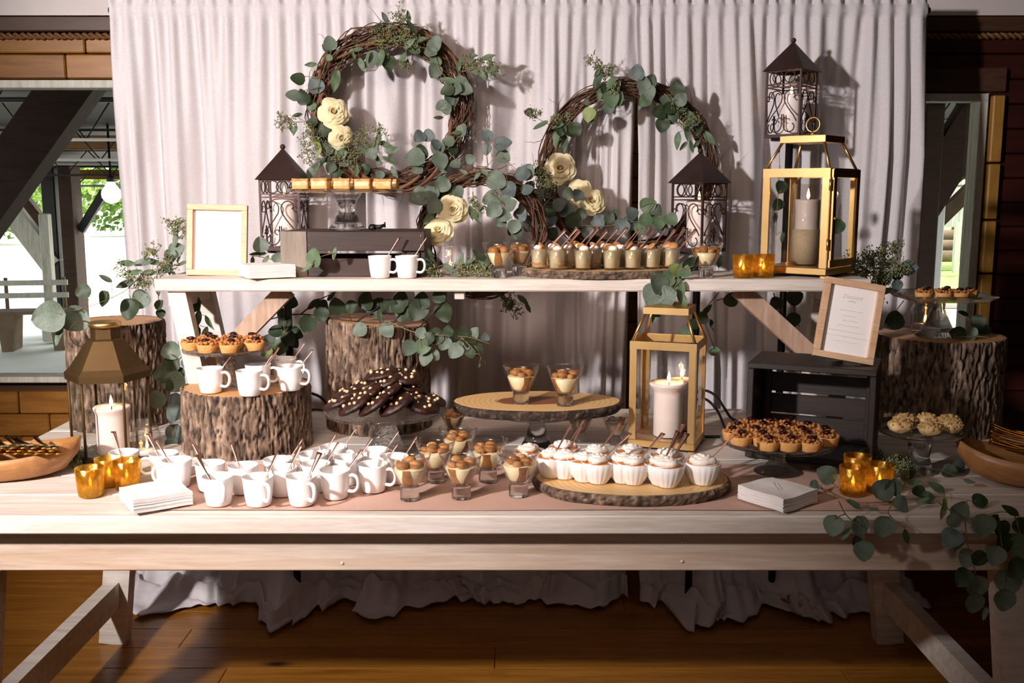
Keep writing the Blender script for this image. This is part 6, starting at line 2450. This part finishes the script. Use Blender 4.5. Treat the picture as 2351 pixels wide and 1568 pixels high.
sprig('dark leaves hanging on the left bench pole', 3.02, [[(654, 672), (652, 740), (655, 800)], [(655, 760), (625, 800)]],
      [(645, 684, 32, 'rg', 180), (668, 694, 36, 'rd', 340), (648, 720, 28, 'rd'), (653, 743, 38, 'rd', 240), (633, 762, 32, 'rd', 180), (681, 765, 32, 'rd', 330), (664, 777, 36, 'rd', 300), (646, 797, 40, 'rn', 240), (617, 782, 34, 'rg', 170), (612, 807, 30, 'ry', 220), (675, 785, 30, 'rd', 300), (630, 800, 30, 'rn', 250)], group=G2)
sprig('long dark branch arching over the tall middle log', ('ramp', 575, 2.96, 1120, 2.72), [[(575, 748), (640, 728), (700, 722), (790, 735), (900, 745), (1000, 762), (1090, 790)], [(690, 722), (730, 690), (770, 672)], [(820, 738), (870, 705)], [(900, 745), (935, 700), (960, 680)], [(960, 755), (1010, 700)]],
      [(720, 698, 40, 'ld', 40), (742, 704, 36, 'rd', 60), (738, 722, 36, 'rd', 280), (706, 744, 42, 'rd', 250), (774, 703, 42, 'rd', 100), (808, 704, 32, 'rd', 20), (760, 680, 28, 'ld', 50), (843, 690, 46, 'rd', 80), (858, 712, 34, 'rd', 300), (871, 705, 44, 'rd', 280), (872, 726, 30, 'ld', 280),
       (922, 688, 42, 'rd', 80), (925, 718, 44, 'rd', 250), (912, 705, 36, 'rd', 200), (959, 714, 48, 'rd', 240), (969, 690, 40, 'rd', 80), (1020, 716, 48, 'rd', 290), (1008, 680, 34, 'rd', 100), (895, 700, 34, 'rd')], group=G2, stem_mat='stem_dark', thick=0.0022)
sprig('light grey leaves trailing over the front of the middle log', ('ramp', 820, 2.80, 1120, 2.74), [[(900, 742), (960, 765), (1020, 770), (1080, 775), (1125, 790)], [(960, 765), (970, 800)], [(1060, 775), (1105, 820)]],
      [(826, 758, 36, 'rg', 200), (889, 757, 38, 'rg', 300), (967, 764, 28, 'rg', 60), (939, 798, 40, 'rg', 240), (971, 796, 38, 'rn', 250), (978, 823, 36, 'rg', 250), (998, 816, 26, 'rg'), (1046, 806, 38, 'rg', 230), (1020, 788, 34, 'rg', 240), (1062, 797, 34, 'rg', 250), (1095, 803, 30, 'rd', 300),
       (1090, 764, 28, 'rg', 60), (1114, 773, 22, 'rb'), (1000, 772, 40, 'rd', 200), (1058, 764, 38, 'rd', 80), (1030, 760, 28, 'rd'), (985, 778, 32, 'rd'), (1080, 812, 24, 'rd'), (1078, 785, 30, 'rd'), (1100, 838, 14, 'ld'), (1112, 832, 12, 'ld')], group=G2)
sprig('small green leaves in front of the dark crate', SF + 0.022, [[(690, 625), (710, 605), (735, 590), (770, 580)]],
      [(722, 592, 44, 'rn', 80), (707, 614, 30, 'ln', 220), (768, 582, 30, 'ln', 80)], jit=0.004, group=G2)
sprig('dark leaves between the left frame and the crate', SF + 0.20, [[(640, 600), (600, 590), (575, 588)]],
      [(593, 584, 38, 'ld', 185), (598, 562, 36, 'rg', 100), (637, 592, 26, 'rg', 60), (580, 600, 24, 'ld'), (610, 597, 26, 'ln')], jit=0.01, group=G2)
sprig('seeded eucalyptus draped over the bench centre under the roses', SF + 0.06, [[(1130, 605), (1080, 612), (1030, 606), (985, 620)], [(1020, 608), (1008, 645), (1015, 690)]],
      [(1003, 617, 34, 'lg', 110), (1035, 620, 46, 'lg', 320), (1000, 640, 36, 'lg', 270), (1014, 672, 62, 'lg', 275), (1101, 588, 40, 'ld', 140), (1113, 597, 32, 'rd', 60), (1080, 600, 30, 'ln', 30), (980, 600, 36, 'ld', 150), (1060, 592, 26, 'ln'), (990, 585, 34, 'ld', 110), (1118, 618, 26, 'ln'), (1050, 605, 30, 'ln', 60)],
      [(1070, 615), (1082, 620), (1095, 622), (1108, 620), (1120, 622), (1060, 618), (995, 625), (1085, 608), (1130, 625)], seedr=18, jit=0.012, group=G2)
sprig('broad leaves draped over the bench front at right', SF - 0.012, [[(1590, 612), (1560, 622), (1545, 650), (1540, 700)]],
      [(1510, 650, 50, 'rg', 130), (1500, 677, 54, 'rg', 250), (1526, 683, 58, 'rg', 270), (1563, 668, 50, 'ln', 265), (1550, 620, 34, 'ry', 150), (1570, 622, 34, 'rn', 330), (1583, 606, 34, 'rd', 60), (1509, 722, 44, 'ln', 240), (1530, 640, 40, 'rn', 200), (1570, 692, 44, 'ln', 280), (1545, 640, 36, 'rn'), (1600, 600, 26, 'ld', 80)], jit=0.01, group=G2)
sprig('dark stems hanging behind the lower gold lantern', 3.02, [[(1650, 672), (1620, 710), (1600, 760)], [(1645, 690), (1680, 680)], [(1610, 720), (1640, 800)]],
      [(1573, 770, 34, 'rn', 230), (1590, 745, 28, 'rd'), (1622, 712, 34, 'ld', 50), (1612, 731, 30, 'rd', 330), (1635, 746, 28, 'ld', 285), (1640, 806, 26, 'rn', 10), (1679, 688, 34, 'rd', 80), (1653, 600, 30, 'ld', 80), (1596, 785, 24, 'rd')], group=G2, stem_mat='stem_dark')
sprig('leaves hanging behind the right bench brace', 3.02, [[(1776, 672), (1790, 720), (1830, 740)], [(1815, 680), (1835, 750)]],
      [(1783, 698, 34, 'rd', 230), (1825, 683, 38, 'rd', 30), (1819, 734, 36, 'rd', 260)], group=G2, stem_mat='stem_dark')
sprig('leaves hanging behind the panes of the tall gold lantern', 3.12, [[(1790, 380), (1786, 450), (1782, 540)], [(1930, 470), (1925, 500)]],
      [(1793, 430, 30, 'rd', 250), (1786, 470, 28, 'rd', 240), (1780, 500, 26, 'ld', 260), (1797, 545, 26, 'ld', 260), (1922, 520, 36, 'rn', 240), (1788, 345, 14, 'ld')], group=G2)
sprig('seeded eucalyptus mound at the right end of the bench', ('ramp', 1900, 2.88, 2090, 2.96), [[(1895, 640), (1950, 632), (2010, 625), (2080, 620)], [(1980, 630), (2010, 660), (2012, 710), (1990, 790)], [(1960, 632), (2050, 575)]],
      [(1985, 620, 34, 'ln', 150), (2045, 602, 38, 'ln', 50), (2088, 615, 38, 'rb', 350), (2035, 668, 36, 'ln', 20), (2058, 655, 28, 'rb'), (2020, 660, 34, 'ld', 250), (1918, 637, 34, 'ln', 20), (1995, 794, 34, 'rb', 250), (1983, 808, 34, 'rd', 240), (1996, 722, 30, 'ln', 270), (2002, 600, 28, 'ln'), (2060, 630, 30, 'rd'), (1940, 625, 28, 'ln'), (2030, 640, 34, 'rd'), (2005, 760, 26, 'ln')],
      [(1935, 612), (1945, 602), (1930, 625), (1955, 618), (1980, 600), (1995, 595), (2005, 588), (2025, 580), (2045, 575), (2060, 570), (1975, 625), (1995, 635), (2020, 628), (2035, 620), (2050, 632), (2070, 625), (2045, 605), (2015, 645), (2000, 665), (2008, 695), (2015, 702), (1990, 610), (2065, 610), (1988, 770), (1992, 780)], seedr=24, seedn=90, group=G2)
sprig('blue-grey leaf on a stalk behind the square-plated stand', 2.98, [[(2075, 690), (2060, 710), (2040, 740)]], [(2052, 737, 46, 'rd', 215)], jit=0, group=G2)
sprig('blue-grey leaf cluster on the right end of the right log', ('z', L4['z'] + 0.012), [[(2190, 775), (2240, 772), (2270, 775)]],
      [(2199, 766, 36, 'rd'), (2226, 768, 38, 'rg')], jit=0.005, group=G2)
sprig('round leaves rising from the right end of the right log', L4['y'] + 0.02, [[(2225, 778), (2240, 760), (2248, 735)], [(2240, 760), (2215, 720)]],
      [(2246, 740, 36, 'rg', 20), (2258, 762, 34, 'rd', 300), (2212, 720, 30, 'ld', 160), (2225, 768, 32, 'rg', 200)], jit=0.005, group=G2)

# ---- right front garland
zt = ('z', TZ + 0.012)
sprig('eucalyptus branch lying round the right gold votives', zt, [[(1880, 1118), (1960, 1152), (2060, 1150), (2150, 1140), (2250, 1152)], [(2060, 1150), (2080, 1095), (2060, 1065)]],
      [(1870, 1114, 26, 'rg'), (1960, 1158, 44, 'ln', 150), (2003, 1168, 28, 'ln', 0), (2067, 1157, 42, 'rg', 170), (2080, 1092, 42, 'ln', 80), (2151, 1119, 50, 'ln', 150), (2120, 1150, 34, 'ln', 30), (2205, 1172, 46, 'rg', 60), (2250, 1150, 38, 'rd', 10), (2050, 1080, 30, 'ln'), (2110, 1130, 34, 'rd'), (2100, 1108, 36, 'ln'), (2130, 1142, 30, 'rd')],
      [(2060, 1062), (2070, 1070), (2080, 1078), (2050, 1068), (2065, 1085), (2010, 1045), (1985, 1050)], seedr=20, jit=0.012, group=G2, face=Vector((0, -0.9, 0.7)))
sprig('grey leaf standing left of the right gold votives', 2.25, [[(1925, 1120), (1910, 1108), (1905, 1100)]], [(1897, 1089, 48, 'rg', 150), (1915, 1094, 36, 'ly', 80)], jit=0.005, group=G2)
sprig('dark leaf crossing the right gold votives', 2.16, [[(2060, 1140), (2035, 1130)]], [(2030, 1124, 54, 'rd', 50), (2052, 1118, 40, 'rd', 70)], jit=0.003, group=G2)
YH = TF - 0.035
sprig('leaf cluster hanging over the table edge below the right votives', YH, [[(1925, 1150), (1945, 1185), (1980, 1215), (1985, 1245)], [(1940, 1180), (1915, 1190)], [(2050, 1155), (2040, 1180), (2075, 1210)]],
      [(1914, 1206, 50, 'rg', 260), (1973, 1208, 50, 'rg', 280), (1942, 1226, 38, 'ln', 230), (2029, 1209, 54, 'rg', 250), (2081, 1231, 38, 'ld', 285), (1983, 1264, 50, 'rg', 275), (1968, 1243, 30, 'rd', 250)], jit=0.012, group=G2)
sprig('long leafy branch hanging off the right end of the table', YH, [[(2150, 1150), (2220, 1190), (2300, 1175), (2351, 1190)], [(2215, 1190), (2222, 1250), (2240, 1320), (2238, 1400)], [(2290, 1180), (2300, 1250), (2308, 1310), (2306, 1380)], [(2330, 1185), (2345, 1240), (2350, 1300)]],
      [(2166, 1168, 54, 'ly', 265), (2189, 1196, 36, 'rg', 330), (2258, 1206, 56, 'rg', 265), (2320, 1172, 48, 'ld', 150), (2184, 1237, 52, 'rb', 230), (2200, 1248, 50, 'lg', 235), (2222, 1282, 46, 'rg', 240), (2248, 1281, 40, 'rd', 340), (2285, 1275, 48, 'rg', 250), (2304, 1249, 54, 'rd', 290), (2342, 1244, 48, 'rn', 280), (2335, 1306, 54, 'rd', 220),
       (2212, 1326, 48, 'rd', 230), (2240, 1344, 56, 'rg', 270), (2236, 1384, 50, 'rg', 260), (2262, 1408, 34, 'lg', 250), (2313, 1336, 62, 'rg', 270), (2304, 1376, 54, 'rg', 265), (2280, 1200, 40, 'rd'), (2300, 1215, 44, 'rd', 300), (2345, 1205, 44, 'rd', 300), (2345, 1275, 44, 'rn', 270)], jit=0.014, group=G2)
sprig('dark garland leaves beside the foot of the crumb pastry stand', zt, [[(2060, 1095), (2120, 1080), (2200, 1075)]],
      [(2200, 1072, 40, 'rb', 170), (2180, 1082, 36, 'rd'), (2085, 1085, 34, 'rd'), (2225, 1105, 30, 'lb')], jit=0.01, group=G2)
sprig('dark seeded greenery at the foot of the antique brass lantern', zt, [[(170, 1062), (200, 1048), (235, 1040)]],
      [(175, 1055, 34, 'ld', 120), (195, 1040, 34, 'ld', 60), (205, 1050, 34, 'ln', 300), (225, 1048, 28, 'ld')], [(180, 1045), (190, 1035), (172, 1062), (205, 1040)], seedr=16, jit=0.006, group=G2)
sprig('fallen green leaf lying on the pine floor', ('z', 0.006), [[(752, 1396), (758, 1390)]], [(758, 1391, 16, 'rd', 30)], jit=0, group=None, name='fallen_leaf', cat='leaf')
sprig('thin dry twig lying on the pine floor', ('z', 0.006), [[(615, 1408), (618, 1395), (650, 1390), (688, 1388)]], [], jit=0, name='dry_twig', stem_mat='stem_dark', cat='twig')
# small metal bottle stopper behind the cake stand foot
bs = MB()
bs.lathe([(0.010, 0), (0.0125, 0.004), (0.011, 0.010), (0.007, 0.016)], 16)
bs.tube([(0.004, 0, 0.010), (0.022, 0, 0.008), (0.036, 0, 0.014)], [0.005, 0.006, 0.004], 8)
bs.tube([(0.036, 0, 0.022), (0.036, 0, 0.006)], 0.0022, 6)
o = bs.build('metal_spigot', 'black_metal')
o.location = (kx + 0.075, ky - 0.01, ckz + 0.001)
tag(o, 'small dark metal spigot beside the foot of the large cake stand', 'spigot')
